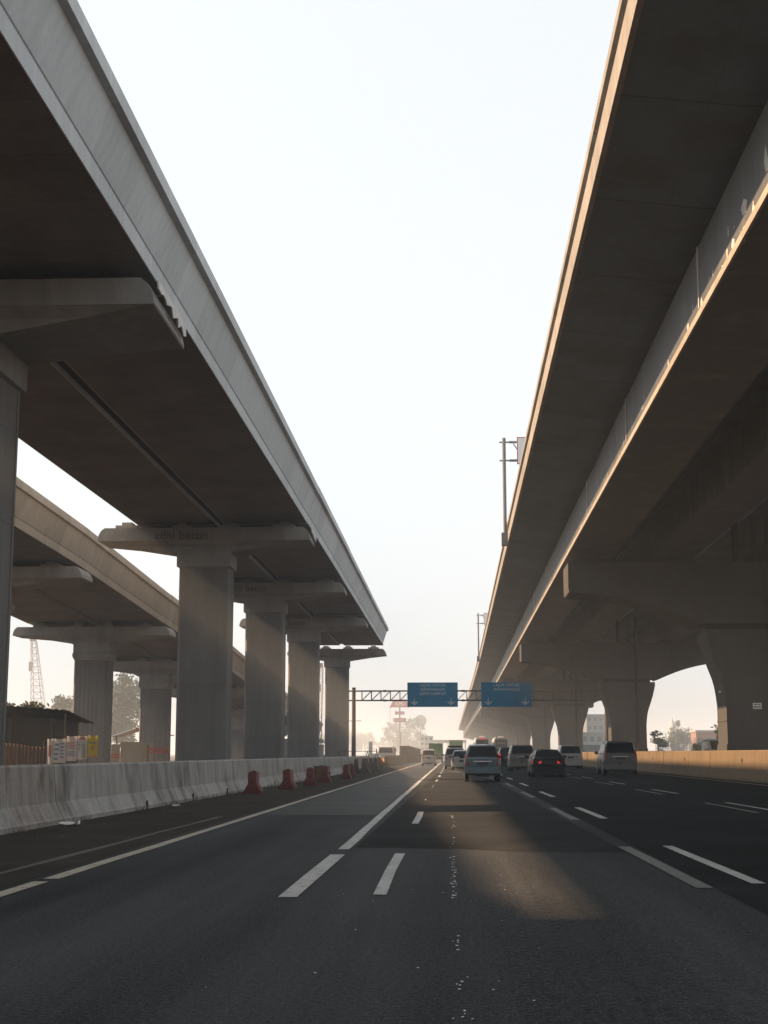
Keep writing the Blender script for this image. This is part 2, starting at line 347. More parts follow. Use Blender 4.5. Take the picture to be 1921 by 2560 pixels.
# white chips of spilled paint along the middle lane
m = MB(); rnd = random.Random(3)
for (a, b, n) in ((17.3, 18.6, 8), (14.2, 17.0, 22), (13.2, 14.0, 8), (9.6, 10.9, 9), (7.3, 8.6, 8), (19, 32, 22)):
    for _ in range(n):
        yy = rnd.uniform(a, b); xx = 0.02 + rnd.gauss(0, 0.017) + (0.02 if yy < 11 else 0); r = rnd.uniform(0.006, 0.020) * (1 if yy > 12 else .7)
        k = rnd.randint(5, 7); ph = rnd.random() * 6
        m.add([(xx + r * rnd.uniform(0.6, 1.2) * math.cos(ph + 6.283 * i / k), yy + 1.9 * r * rnd.uniform(0.6, 1.3) * math.sin(ph + 6.283 * i / k), 0.012) for i in range(k)], [tuple(range(k))])
for _ in range(26):
    yy = rnd.uniform(7, 16); xx = rnd.uniform(-1.4, 1.2); r = rnd.uniform(0.004, 0.010); k = 5
    m.add([(xx + r * math.cos(6.283 * i / k), yy + 1.6 * r * math.sin(6.283 * i / k), 0.012) for i in range(k)], [tuple(range(k))])
tag(m.build('paint_chips', M['white']), 'white chips of spilled paint scattered on the middle lane', 'paint chips', kind='stuff')

# ------------------------------------------------------------------ light rail guideways on the left
def u_profile(wid, s=1.0, lr=1.0, ll=1.0):
    """closed section of one U shaped girder; origin at the soffit's right corner; lr, ll = lean of the right and left webs"""
    h = lambda z: z * s
    side = lambda k: [(0, 0), (0.0, h(.44)), (0.03 * k, h(.46)), (.40 * k, h(1.58)), (.575 * k, h(1.60)), (.575 * k, h(1.93)), (.56 * k, h(1.95)), (.12 * k - .2 * (1 - k), h(1.95)), (.10 * k - .2 * (1 - k), h(1.6)), (-.22, h(.42))]
    return side(lr) + [(-wid - x, z) for x, z in reversed(side(ll))]
def cap_profile(half, z_top, tip):
    r = [(half - .36, z_top), (half - .17, z_top - .15), (half - .05, z_top - .38), (half, z_top - tip + .04), (half - .03, z_top - tip)]
    return r + [(-x, z) for x, z in reversed(r)]
def chamfer_rect(hx, hy, c): return [(hx - c, -hy), (hx, -hy + c), (hx, hy - c), (hx - c, hy), (-hx + c, hy), (-hx, hy - c), (-hx, -hy + c), (-hx + c, -hy)]
def fluted_rect(hx, hy, c, n=7, d=0.018):
    pts = [(-hx + c, -hy)]
    for i in range(n):
        x0 = -hx + c + (2 * hx - 2 * c) * (i + 0.25) / n; x1 = -hx + c + (2 * hx - 2 * c) * (i + 0.75) / n
        pts += [(x0, -hy), (x0 + .03, -hy + d), (x1 - .03, -hy + d), (x1, -hy)]
    pts += [(hx - c, -hy), (hx, -hy + c)]
    for i in range(n):
        y0 = -hy + c + (2 * hy - 2 * c) * (i + 0.25) / n; y1 = -hy + c + (2 * hy - 2 * c) * (i + 0.75) / n
        pts += [(hx, y0), (hx - d, y0 + .03), (hx - d, y1 - .03), (hx, y1)]
    pts += [(hx, hy - c), (hx - c, hy), (-hx + c, hy), (-hx, hy - c), (-hx, -hy + c)]
    return pts
def rail_pier(x, y, soffit, half, hc, label, group, fluted, lettering, dp=1.05, cd=1.35):
    t = thing('guideway_pier', label, 'bridge pier', (x, y, -0.08), 0, group)
    zt = soffit - 0.38 + 0.08; zc = zt - 2.04
    if fluted:
        m = MB(); m.prism_z(fluted_rect(hc, 1.15, .1), 0, zc - .55); m.build('column', M['conc_col'], t)
        m = MB(); m.loft([[(px, py, zc - .548) for px, py in chamfer_rect(hc + .02, 1.17, .1)], [(px, py, zc - .25) for px, py in chamfer_rect(hc + .16, 1.3, .1)],
                          [(px, py, zc - .003) for px, py in chamfer_rect(hc + .16, 1.3, .1)]]); m.build('column_head', M['conc_cap'], t)
    else:
        m = MB(); m.prism_z(chamfer_rect(hc, dp, .13), 0, zc - .003); m.build('column', M['conc_col'], t, smooth=False)
        m = MB(); m.box(hc - .01, hc + .03, dp - .34, dp - .28, 0, zc - .05); m.build('edge_strip', M['conc_cap'], t)
    m = MB(); m.prism_y(cap_profile(half, zt, .68), -cd, cd); cap = m.build('pier_cap', M['conc_cap'], t)
    m = MB(); m.loft([[(sx * q, sy * w, z) for sx, sy in ((-1, -1), (1, -1), (1, 1), (-1, 1))] for q, w, z in ((half - .12, cd - .03, zt - .682), (hc + 2.4, cd - .36, zt - .9), (hc + .12, dp + .06, zt - 1.25), (hc + .12, dp + .06, zt - 2.0), (hc + .01, dp + .01, zt - 2.038))])
    m.build('haunch', M['conc_cap'], t)
    if lettering: text_mesh('lettering', lettering, 0.62, M['letter'], cap, (-1.15, -cd - .004, zt - .42), bold=0.012, space=1.05)
    for s in (-1, 1):
        for (xa, xb) in ((.75, 1.75), (3.55, 4.7)):
            m = MB(); m.box(s * xa, s * xb, -1.0, 1.0, zt + .002, zt + .2)
            xm = s * (xa + xb) / 2; m.box(xm - .27, xm + .27, -.85, .85, zt + .202, zt + .378)
            m.build('bearing_block', M['conc_cap'], t)
    return t
M['letter'] = base_mat('faded black lettering', (0.075, 0.068, 0.062), 0.8)
def rail_girder(xr, wid, y0, z0, y1, z1, label, group, s=1.0, mirror=False, cm='conc_rail'):
    t = thing('guideway_girder', label, 'bridge girder', (xr + RJ.uniform(-.025, .025), y0, z0 + RJ.uniform(-.012, .03)), 0, group)
    m = MB(); m.prism_y(u_profile(wid, s, 1.0 if not mirror else .12, .12 if not mirror else 1.0), 0.006, y1 - y0 - .006, z1 - z0); m.build('trough', M[cm], t)
    m = MB()
    m.add([(-wid + .03, .06, -.004), (-.03, .06, -.004), (-.03, y1 - y0 - .06, -.004 + z1 - z0), (-wid + .03, y1 - y0 - .06, -.004 + z1 - z0)], [(0, 1, 2, 3)]); m.build('soffit', M['conc_soffit'], t); m = MB()  # sheet under the trough, with underside shade put into its colour
    h = 1.95 * s
    kr, kl = (1.0, .0) if not mirror else (.0, 1.0)
    for (xa, xb) in ((.13 if kr else -.17, .55 if kr else .03), (-wid - (.55 if kl else .03), -wid - (.13 if kl else -.17))):
        m.loft([[(xa, .02, h + .002), (xb, .02, h + .002), (xb, .02, h + .06), (xa, .02, h + .06)],
                [(xa, y1 - y0 - .02, h + .002 + z1 - z0), (xb, y1 - y0 - .02, h + .002 + z1 - z0), (xb, y1 - y0 - .02, h + .06 + z1 - z0), (xa, y1 - y0 - .02, h + .06 + z1 - z0)]])
    m.build('coping', M[cm], t)
    if not mirror:
        m = MB(); h = .16 * s; m.loft([[(xa, yy, z + q) for xa, z in ((-wid - .03, h), (-wid - .44, h), (-wid - .44, h + .08), (-wid - .03, h + .08))] for yy, q in ((.05, 0), (y1 - y0 - .05, z1 - z0))]); m.build('gap_cover', M['dark'], t)  # dark strip added low in the girder gap, standing in for its shade
    return t
RJ = random.Random(77)
AX = -12.75
A_Y = [9.8, 34.6, 72.6, 96.8, 122.9, 159.5]
A_LAB = ['square grey pier of the near left guideway behind the camera side', 'nearest square pier of the near left guideway, cut by the left edge',
         'wide square pier of near left guideway lettered on its cap, second from left edge', 'square near-guideway pier third from the left, pale light band across its middle',
         'slim square near-guideway pier just left of the last bare-topped pier', 'end pier of the near guideway with open bearings and sky showing above cap']
for i, yy in enumerate(A_Y):
    rail_pier(AX, yy + (1.2 if i != 1 else .7), 13.26, 5.55, 1.285, A_LAB[i], 'square piers of the near left guideway', False, 'adhi beton' if i in (2, 3, 4) else None, *((1.4, 2.0) if i == 1 else ()))
ends = [-45, -15] + [a + 1.35 for a in A_Y[:-1]] + [159.4]
names = ['behind the camera', 'passing over the camera', 'between the two nearest piers, cut by top left corner', 'over the nearest wide gap between square piers', 'over the second gap between square piers',
         'over the third gap between square piers', 'with open free end at the last bare pier']
for i in range(len(ends) - 1):
    for j, (xr, side) in enumerate(((-7.45, 'roadside'), (-12.33, 'outer'))):
        g = rail_girder(xr, 4.4 if j == 0 else 4.2, ends[i], 13.26, ends[i + 1], 13.26, '%s U girder of near guideway %s' % (side, names[i]), 'U girders of the near left guideway', 1.0, j == 1)
# broken grout edge hanging from the caps' roadside tips
for i, yy in ((1, 34.6), (2, 72.6)):
    m = MB(); rr = random.Random(i); z = 12.86
    top = []; bot = []
    for k in range(15):
        y = yy + .02 + k * (.26 if i == 1 else .17) - (1.2 if i == 1 else 0); top.append((AX + 5.58, y, z - .02)); bot.append((AX + 5.60 + rr.uniform(-.01, .03), y, z - .16 - rr.uniform(0, .10) - .16 * (k / 14) - .12 * (k % 3 == 1)))
    m.add(top + bot, [(k, k + 1, 16 + k, 15 + k) for k in range(14)])
    o = m.build('grout_spill', M['patch']); o.modifiers.new('thick', 'SOLIDIFY').thickness = 0.04
    tag(o, ['', 'ragged pale grout hanging on nearest left cap tip below girder joint', 'small ragged pale grout hanging on lettered cap tip of wide pier'][i], 'grout spill', 'grout spills on cap tips')

BX = -28.0
B_Y = [(-16, 18.6), (14, 14.75), (42, 13.65), (62, 13.2), (83, 12.65), (110, 11.45), (134, 10.3), (160, 8.9), (188, 7.3), (216, 5.8), (246, 4.2)]  # first pier set steeply high, out of view, so its spans shade the near road
B_LAB = ['fluted pier of far left guideway behind the camera', 'fluted pier of far left guideway left of camera', 'fluted pier of far guideway out of view left of nearest square pier',
         'fluted pier of far guideway hidden behind nearest square pier', 'fluted pier of far guideway whose rounded cap tip shows beside nearest square pier',
         'fluted pier with flared head behind the yellow and white banners', 'fluted pier with flared head behind beige site panels',
         'fluted pier seen in the gap right of widest square pier', 'small fluted pier beside the distant white doorway gap', 'low fluted pier near the foot of far descending guideway', 'lowest fluted pier at the end of far descending guideway']
for i, (yy, z) in enumerate(B_Y):
    rail_pier(BX, yy + 1.2, z, 6.2, 1.3, B_LAB[i], 'fluted piers of the far left guideway', True, None)
for i in range(len(B_Y) - 1):
    for j, (xr, side) in enumerate(((-22.55, 'roadside'), (-28.3, 'outer'))):
        (y0, z0), (y1, z1) = B_Y[i], B_Y[i + 1]
        rail_girder(xr, 5.1, y0 + 1.2, z0, y1 + 1.2, z1, '%s U girder of far guideway %s' % (side, ['behind the camera', 'left of the camera', 'hidden by nearest square pier', 'beside nearest square pier', 'bay before the banners pier',
                    'between banners pier and beige panel pier', 'bay behind the widest square pier', 'bay behind second square pier', 'low bay behind third square pier', 'lowest bay near the ground'][i]), 'U girders of the far left guideway', 1.1, j == 1, 'conc_rail_old')

# ------------------------------------------------------------------ elevated toll viaduct on the right
def voff(y): return 0.0045 * (min(y, 215) - 71)
V_Y = [11, 71, 124, 187, 250, 313, 376, 439, 502, 565, 628, 691, 754]
def viaduct_pier(y, label, proto=None):
    loc = (15.0 + voff(y), y, -0.05)
    if proto: return dup(proto, loc, label)
    t = thing('viaduct_pier', label, 'bridge pier', loc, 0, 'flared piers of the right viaduct')
    hw = [(0, 1.56), (1.82, 1.56)]
    m = MB(); m.prism_y([(-1.56, 0), (1.56, 0), (1.56, 1.8), (-1.56, 1.8)], -.04, 2.54); m.build('plinth', M['conc_dark'], t)
    prof = [(1.50, 1.803), (1.50, 2.9), (1.525, 2.92), (1.525, 2.96), (1.5, 2.98), (1.5, 3.7), (1.55, 4.25), (1.62, 4.7), (1.72, 5.1), (1.92, 5.65), (2.12, 6.25), (2.26, 6.8), (2.33, 7.1), (2.33, 7.42)]
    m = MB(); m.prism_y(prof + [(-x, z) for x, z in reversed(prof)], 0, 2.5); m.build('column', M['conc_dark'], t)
    m = MB(); m.box(-1.95, 1.95, .25, 2.25, 7.423, 7.70); m.build('bearing_joint', M['dark'], t)
    r = [(9.1, 10.75), (9.1, 9.45), (9.05, 9.3), (8.9, 9.22)]
    for k in range(1, 11):
        u = k / 10; x = 8.9 - 6.35 * u; r.append((x, 9.22 - 1.62 * u ** 1.55 + 0.1 * math.sin(u * math.pi)))
    r += [(2.45, 7.703)]
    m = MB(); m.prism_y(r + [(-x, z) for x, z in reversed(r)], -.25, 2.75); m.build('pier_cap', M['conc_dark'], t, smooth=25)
    for bx in (-7.95, -3.45, 3.45, 7.95):
        m = MB(); m.box(bx - .75, bx + .75, .5, 2.0, 10.752, 10.9); m.box(bx - .4, bx + .4, .8, 1.7, 10.902, 11.045); m.build('bearing_block', M['conc_dark'], t)
    m = MB(); m.tube((.75, -.16, .0), (.75, -.16, 7.5), .13, n=10); m.tube((.75, -.42, 7.52), (.75, -.42, 13.0), .13, n=10); m.build('drain_pipe', M['dark'], t)
    m = MB(); m.box(-.85, -.6, .1, .35, 10.753, 13.1); m.box(.1, .32, .1, .35, 10.753, 13.1); m.build('stopper_post', M['dark'], t)
    return t
V_LAB = ['flared pier of right viaduct beside the camera', 'largest flared right pier, with a small white notice, cut by right edge', 'flared right pier behind the silver SUV, sunlit on its left edge',
         'flared right pier between the white minivan and sign gantry post', 'fourth flared pier of right viaduct, pale in the haze behind silver SUV']
vp = viaduct_pier(V_Y[0], V_LAB[0])
P1 = None
for i, yy in enumerate(V_Y[1:], 1):
    p = viaduct_pier(yy, V_LAB[i] if i < 5 else 'far flared pier of right viaduct fading into the haze', vp)
    if i == 1: P1 = p
m = MB(); m.box(-.22, .2, -.02, -.004, 3.5, 3.8); n1 = m.build('notice_board', M['white'], P1)
m = MB()
for (xa, xb, za, zb) in ((-.16, -.02, 3.7, 3.74), (.02, .13, 3.7, 3.74), (-.17, -.07, 3.57, 3.63), (-.04, .05, 3.57, 3.63), (.08, .15, 3.57, 3.63)): m.box(xa, xb, -.026, -.021, za, zb)
m.build('notice_print', M['black'], n1)
m = MB(); m.box(-1.58, -1.553, .9, 1.5, 4.35, 4.95); m.build('pale_plate', M['patch'], P1)

def viaduct_span(y0, y1, label, side, detail):
    """left (side=-1) or right (side=+1) deck of the twin viaduct for one span"""
    ym = y0; L = y1 - y0; x0 = 15.0 + voff(y0); dx = voff(y1) - voff(y0)
    t = thing('viaduct_span', label, 'bridge span', (x0, y0, 11.0), 0, 'deck spans of the right viaduct')
    g = 0.03
    def pr(prof, ya=g, yb=None):
        yb = L - g if yb is None else yb
        pp = [((-x if side > 0 else x), z) for x, z in prof]
        m = MB(); m.loft([[(x + dx * ya / L, ya, z) for x, z in pp], [(x + dx * yb / L, yb, z) for x, z in pp]]); return m
    slab = [(-11.53, 2.42), (-11.53, 2.72), (-10.9, 2.80), (-.25, 2.80), (-.25, 2.3), (-.9, 2.12), (-2.6, 2.05), (-2.6, 1.92), (-4.85, 1.92), (-4.85, 2.12), (-7.2, 2.12), (-7.2, 1.92), (-8.7, 1.92), (-8.7, 2.10), (-9.3, 2.14)]
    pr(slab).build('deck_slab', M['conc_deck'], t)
    for (xa, xb) in ((-9.1, -6.8), (-4.7, -2.75)):
        m = pr([(xa, 0.0), (xb, 0.0), (xb, 1.70), (xb - .45, 1.72), (xb - .45, 1.915), (xa + .45, 1.915), (xa + .45, 1.72), (xa, 1.70)])
        bg_ = m.build('box_girder', M['steel_web'], t)
        if side < 0 and xa < -9:
            m2 = pr([(xa - .06, 0.0), (xa - .002, 0.0), (xa - .002, .24), (xa - .02, .24), (xa - .06, .06)]); m2.build('bottom_flange', M['flange'], bg_)
            if detail:
                ys = [y for y in (3.1 + 14.1 * k for k in range(-3, 60)) if y0 + 3 < y < y1 - 3]
                for yy in ys:
                    m3 = MB(); xx = xa + dx * (yy - y0) / L; m3.box(xx - .035, xx - .003, yy - y0 - .045, yy - y0 + .045, .25, 1.69); m3.build('splice_plate', M['patch'], bg_)
    # drip edge, groove and parapet on the outer edge
    pr([(-11.65, 2.40), (-11.65, 2.92), (-11.535, 2.92), (-11.535, 2.40)]).build('edge_beam', M['parapet'], t)
    pr([(-11.6, 2.925), (-11.58, 3.35), (-11.67, 3.40), (-11.67, 3.62), (-11.5, 3.62), (-11.2, 3.1), (-11.1, 2.925)]).build('parapet', M['parapet'], t)
    pr([(-.27, 2.803), (-.27, 3.5), (-.45, 3.5), (-.6, 3.0), (-.65, 2.803)]).build('median_parapet', M['parapet'], t)
    return t
M['flange'] = noisy('primed bottom flange', (0.32, 0.285, 0.24), 0.6, 0.5, 0.3, 8, 0.3, 0.05, stain=(0.14, 0.10, 0.07), stain_amt=0.5, stain_scale=1.5)
SP = [-49] + [y + 1.25 for y in V_Y]
SPN = ['behind the camera', 'over the camera, white primer flakes on web', 'above the largest flared pier', 'beyond pier behind silver SUV', 'above the blue gantry signs']
for i in range(len(SP) - 1):
    for s, nm in ((-1, 'roadside'), (1, 'outer')):
        far = 'far %s deck span of right viaduct fading into the haze' % nm
        viaduct_span(SP[i], SP[i + 1], ('%s steel box span of right viaduct %s' % (nm, SPN[i])) if i < 5 else far, s, i < 5)
# flakes of pale primer on the near web
web = [o for o in bpy.data.objects if o.name.startswith('box_girder') and o.parent and abs(o.parent.location.y - SP[1]) < .1 and any(k.parent == o for k in bpy.data.objects)][0]
m = MB(); rr = random.Random(11)
base = web.parent.location
def flake(y, z, w, h):
    x = -9.1 + (voff(SP[2]) - voff(SP[1])) * (y - SP[1]) / (SP[2] - SP[1]) - .006; k = 5; ph = rr.choice((.78, .3, 1.1))
    vs = [(x, y - SP[1] + .5 * w * rr.uniform(.5, 1.3) * math.cos(ph + 6.283 * i / k), z - 11 + .5 * h * rr.uniform(.5, 1.3) * math.sin(ph + 6.283 * i / k)) for i in range(k)]
    m.add(vs + [(x + .004, b, c) for a, b, c in vs], [tuple(range(k)), tuple(range(2 * k - 1, k - 1, -1))])
for (y, z, w, h) in ((26.2, 11.62, .5, .42), (25.4, 11.2, .45, .4), (26.3, 11.05, .3, .2), (27.4, 11.25, .3, .55), (28.0, 11.38, .22, .3), (28.5, 11.2, .3, .25), (27.8, 11.75, .1, .25), (29.6, 11.5, .06, .25),
                     (30.1, 11.55, .06, .15), (30.6, 11.1, .3, .12), (31.1, 11.3, .25, .3), (32.2, 11.18, .2, .14), (33.0, 11.34, .3, .24), (34, 11.1, .3, .1), (36.2, 11.3, .2, .5), (39.5, 11.2, .3, .3), (42, 11.12, .5, .12), (44, 11.5, .05, .5), (47, 11.2, .4, .3), (51.5, 11.15, .3, .2), (55, 11.5, .06, .4), (24.2, 11.7, .5, .5), (23.2, 11.3, .5, .4)):
    flake(y, z, w, h)
for _ in range(34): flake(rr.uniform(22, 66), rr.uniform(11.06, 11.7), rr.uniform(.03, .12), rr.uniform(.04, .3))
m.build('primer_flakes', M['patch'], web)

# sign masts on the viaduct's parapet
def deck_mast(y, label, lab2, h):
    x = 3.2 + voff(y); 
    t = thing('sign_mast', label, 'sign pole', (x, y, 13.2), 0, 'sign masts on the right viaduct')
    m = MB(); m.box(-.22, .2, -.2, .2, 0, .75); m.build('mounting_box', M['pole_grey'], t)
    m = MB(); m.tube((0, 0, .752), (0, 0, h), .105, n=12); m.build('pole', M['pole_grey'], t, smooth=True)
    m = MB()
    for z in (h - 1.35, h - .25):
        m.tube((-.28, 0, z), (.95, 0, z), .045); m.tube((.3, 0, z), (.75, 0, z), .075)
    m.tube((.55, 0, h - .35), (.85, 0, h - .8), .03)
    m.build('arm', M['pole_grey'], t)
    s = thing('deck_sign', lab2, 'sign', (x + .75, y, 13.2 + h - 1.6), 0, 'white signs on the right viaduct masts')
    m = MB(); m.box(0, 2.2, -.13, -.08, 0, 1.62); m.build('panel', M['white'], s)
    m = MB(); m.box(0, 2.2, -.136, -.131, 0, .05); m.box(0, 2.2, -.136, -.131, 1.57, 1.62); m.box(0, .05, -.136, -.131, .05, 1.57); m.box(2.15, 2.2, -.136, -.131, .05, 1.57); m.build('border', M['red'], s)
    text_mesh('lettering', 'H', 0.34, M['red'], s, (.62, -.136, .82), bold=0.012)
deck_mast(82, 'tall grey sign mast fixed outside the right viaduct parapet', 'white red-bordered sign half hidden behind the parapet, on nearer mast', 6.4)
deck_mast(188, 'distant small grey sign mast on right viaduct parapet', 'distant small white sign on the farther mast', 6.4)

# ------------------------------------------------------------------ concrete barriers
JL = [(-.33, 0), (.33, 0), (.33, .09), (.30, .12), (.16, .40), (.10, 1.06), (.07, 1.10), (-.07, 1.10), (-.10, 1.06), (-.16, .40), (-.30, .12), (-.33, .09)]
def barrier(name, label, group, loc, mat, prof, L=3.0, rz=0.0, slot=False, hole=None, hs=1.0):
    m = MB(); m.prism_y([(x, z * hs) for x, z in prof], .006, L - .006)
    o = m.build(name, mat, None, loc); o.rotation_euler = (0, 0, rz); tag(o, label, 'concrete barrier', group)
    return o
def slot(parent, x, y, z, dx, dy, dz):
    m = MB(); m.box(x - dx, x + dx, y - dy, y + dy, z, z + dz); return m.build('drain_slot', M['dark'], parent)
gl = 'concrete barrier segments along the left shoulder'
proto = None; i = 0; y = 6.0
while y < 121:
    x = -7.62 + .0045 * (y - 20)
    loc = (x, y, 0)
    if abs(y - 24) < .1:
        barrier('concrete_barrier', 'rust stained concrete barrier segment nearest the left edge', gl, loc, M['barrier_rust'], JL)
    elif proto is None:
        proto = barrier('concrete_barrier', 'pale streaked concrete barrier segment in the left shoulder row', gl, loc, M['barrier'], JL)
    else:
        c = proto.copy(); COL.objects.link(c); c.location = loc; c.rotation_euler = (0, 0, -.0045 + random.uniform(-.0015, .0015))
        if i % 2 == 1 and y > 27 and y < 60: slot(c, .33, 1.2, .0, .012, .06, .2)
    y += 3.0; i += 1
gr = 'concrete barrier segments along the right median'
JR = [(-.36, 0), (.36, 0), (.36, .10), (.32, .14), (.20, .46), (.12, 1.22), (.09, 1.26), (-.09, 1.26), (-.12, 1.22), (-.20, .46), (-.32, .14), (-.36, .10)]
proto = None; y = 30.0; i = 0; rr = random.Random(5)
while y < 250:
    loc = (12.4, y, zr(12.4))
    if proto is None: proto = barrier('median_barrier', 'sunlit tan concrete barrier segment in the right median row', gr, loc, M['barrier_warm'], JR); c = proto
    else:
        c = proto.copy(); COL.objects.link(c); c.location = loc; c.rotation_euler = (0, 0, rr.uniform(-.005, .005))
    if i in (10, 15, 19, 24, 29, 33):
        m = MB(); m.tube((-.175, 1.4, .82), (-.155, 1.4, .82), .10, n=9); m.build('lifting_hole', M['dark'], c)
    y += 3.0; i += 1
g2 = 'concrete barrier segments beyond the site entrance'
proto = None; y = 150
while y < 330:
    loc = (-6.75 + .006 * (y - 150), y, 0)
    if proto is None: proto = barrier('concrete_barrier', 'weathered tan barrier segment in the distant row beyond the gap', g2, loc, M['barrier_warm'], JL)
    else: c = proto.copy(); COL.objects.link(c); c.location = loc
    y += 3.0
# freestanding dark concrete barriers seen end-on
gd = 'dark freestanding barriers ending the shoulder row'
P = [(-.34, 0), (.34, 0), (.34, .08), (.17, .36), (.11, .98), (-.11, .98), (-.17, .36), (-.34, .08)]
D = [(-6.15, 93.5, .06), (-5.95, 98.5, -.05), (-6.12, 104.5, .05), (-6.2, 111.5, .05), (-6.15, 116.5, -.06), (-6.2, 123.5, .04)]
for k, (x, y, rz) in enumerate(D):
    m = MB(); m.prism_y(P, 0, 1.6); o = m.build('concrete_barrier', M['barrier_old'], None, (x, y, .004), bevel=.015); o.rotation_euler[2] = rz
    tag(o, ['dark freestanding concrete barrier nearest the red ones', 'dark freestanding barrier second after the red ones', 'dark freestanding barrier third after red ones, before a gap', 'dark freestanding barrier first after the small gap', 'dark freestanding barrier next to last in the row', 'dark freestanding barrier last before site entrance'][k], 'concrete barrier', gd)
# red water filled plastic barriers seen end-on
def plastic_barrier(x, y, rz, mat, label, sc=1.0):
    t = thing('plastic_barrier', label, 'traffic barrier', (x, y, .004), rz, 'plastic barriers on the left shoulder')
    w = [(0, .29, .55), (.05, .31, .56), (.12, .30, .56), (.32, .185, .50), (.38, .165, .48), (.74, .16, .47), (.78, .14, .45)]
    m = MB(); m.loft([[(sx * a * sc, sy * b * sc + .55, z * sc) for sx, sy in ((-.85, -1), (.85, -1), (1, -.9), (1, .9), (.85, 1), (-.85, 1), (-1, .9), (-1, -.9))] for z, a, b in w])
    m.build('body', mat, t, smooth=30)
    for s in (-1, 1):
        for q in (-1, 1):
            m = MB(); m.box(s * .22 - .06, s * .22 + .06, .55 + q * .42 - .1, .55 + q * .42 + .1, -.002, .10); m.build('foot', mat, t)
    m = MB(); m.tube((0, .55, .782 * sc), (0, .55, .82 * sc), .07, n=10); m.tube((0, -.03, .42 * sc), (0, .03, .42 * sc), .045); m.build('filler_cap', M['dark'], t)
for (x, y, rz, mt, lb) in ((-6.5, 47.0, .03, 'plastic_red', 'largest red plastic barrier on left shoulder, nearest the camera'), (-6.05, 52.8, -.04, 'plastic_red', 'second red plastic barrier, alone midway along the left shoulder'),
                           (-5.72, 58.6, .12, 'plastic_red', 'third red plastic barrier, set nearer the edge line'), (-5.68, 64.8, .05, 'plastic_red', 'dull red plastic barrier just before the brown one'),
                           (-5.85, 69.6, .9, 'plastic_brown', 'dirty brown plastic barrier turned slantwise between red ones'), (-5.5, 75.2, .0, 'plastic_red', 'red plastic barrier nearer of the far close pair'), (-5.6, 80.4, .05, 'plastic_red', 'red plastic barrier farther of the far close pair')):
    plastic_barrier(x, y, rz, M[mt], lb, .9)

# litter, grit and weeds along the barrier foot
m = MB(); rr = random.Random(21)
for _ in range(420):
    y = 8 + 70 * rr.random() ** 1.4; x = -7.25 + .0045 * (y - 20) + abs(rr.gauss(0, .55)); r = rr.uniform(.008, .035); q = []
    for i in range(5): q.append((x + r * rr.uniform(.6, 1.2) * math.cos(1.257 * i), y + r * rr.uniform(.6, 1.2) * math.sin(1.257 * i), .003))
    m.add(q + [(x, y, .004 + r * rr.uniform(.5, 1.0))], [(i, (i + 1) % 5, 5) for i in range(5)])
tag(m.build('gravel', M['gravel']), 'loose gravel and dirt crumbs along the left barrier foot', 'gravel', kind='stuff')
m = MB()
for _ in range(34):
    y = rr.uniform(14, 95); x = -7.22 + .0045 * (y - 20)
    for _k in range(12):
        a = rr.random() * 6.283; l = rr.uniform(.05, .17); b = (x + rr.gauss(0, .06), y + rr.gauss(0, .12), 0.0)
        e = (b[0] + math.cos(a) * l * .5, b[1] + math.sin(a) * l * .5, l); m.add([(b[0] - .006, b[1], 0), (b[0] + .006, b[1], 0), e], [(0, 1, 2)])
tag(m.build('weeds', M['leaf_dry']), 'dry weeds sprouting at the foot of the left barrier', 'weeds', kind='stuff')
for (x, y, r, lb) in ((-6.95, 26.2, .16, 'crumpled white litter lying beside the stained barrier segment'), (-6.8, 35.6, .09, 'small white scrap of litter farther along the left barrier')):
    m = MB(); q = []
    for j in range(4):
        for i in range(5): q.append((r * (i - 2) * .55 + rr.gauss(0, .01), r * (j - 1.5) * .5 + rr.gauss(0, .01), .01 + abs(rr.gauss(0, r * .22))))
    m.add(q, [(j * 5 + i, j * 5 + i + 1, j * 5 + i + 6, j * 5 + i + 5) for j in range(3) for i in range(4)])
    o = m.build('litter', M['white'], None, (x, y, .006)); o.modifiers.new('thick', 'SOLIDIFY').thickness = .004; tag(o, lb, 'litter', 'scraps of litter on the shoulder')

# ------------------------------------------------------------------ sign gantry
GY = 131.0
t = thing('sign_gantry', 'dark steel truss gantry spanning the road, carrying two blue signs', 'sign gantry', (-8.85, GY, -.05))
m = MB(); m.tube((0, 0, 0), (0, 0, 7.25), .21, .17, 14); m.tube((0, 0, 7.252), (0, 0, 7.32), .2, .2, 14); m.box(-.45, .45, -.45, .45, 0, .45); m.build('post', M['galv'], t, smooth=30)
m = MB(); m.tube((23.0, 0, 0), (23.0, 0, 7.25), .23, .19, 14); m.box(22.55, 23.45, -.45, .45, 0, .45); m.build('post', M['galv'], t, smooth=30)
m = MB()
for yy in (-.28, .28):
    for z in (6.14, 7.0): m.tube((-.5, yy, z), (23.5, yy, z), .055, n=8)
for x in (2.85, 10.0, 17.0):
    for yy in (-.28, .28):
        for z in (6.14, 7.0): m.tube((x - .14, yy, z), (x + .14, yy, z), .085, n=8)
m.build('chord', M['galv'], t)
m = MB(); x = .75; k = 0
xs = []
while x < 22.8:
    xs.append(x); x += .87
for i, x in enumerate(xs):
    for yy in (-.28, .28):
        m.tube((x, yy, 6.14), (x, yy, 7.0), .033, n=6)
        if i + 1 < len(xs): m.tube((x, yy, 6.14), (xs[i + 1], yy, 7.0), .026, n=6)
    for z in (6.14, 7.0): m.tube((x, -.28, z), (x, .28, z), .026, n=6)
m.build('lattice', M['galv'], t)
m = MB(); m.tube((-.55, 0, 4.3), (.7, 0, 4.3), .025); m.build('cross_arm', M['galv'], t)
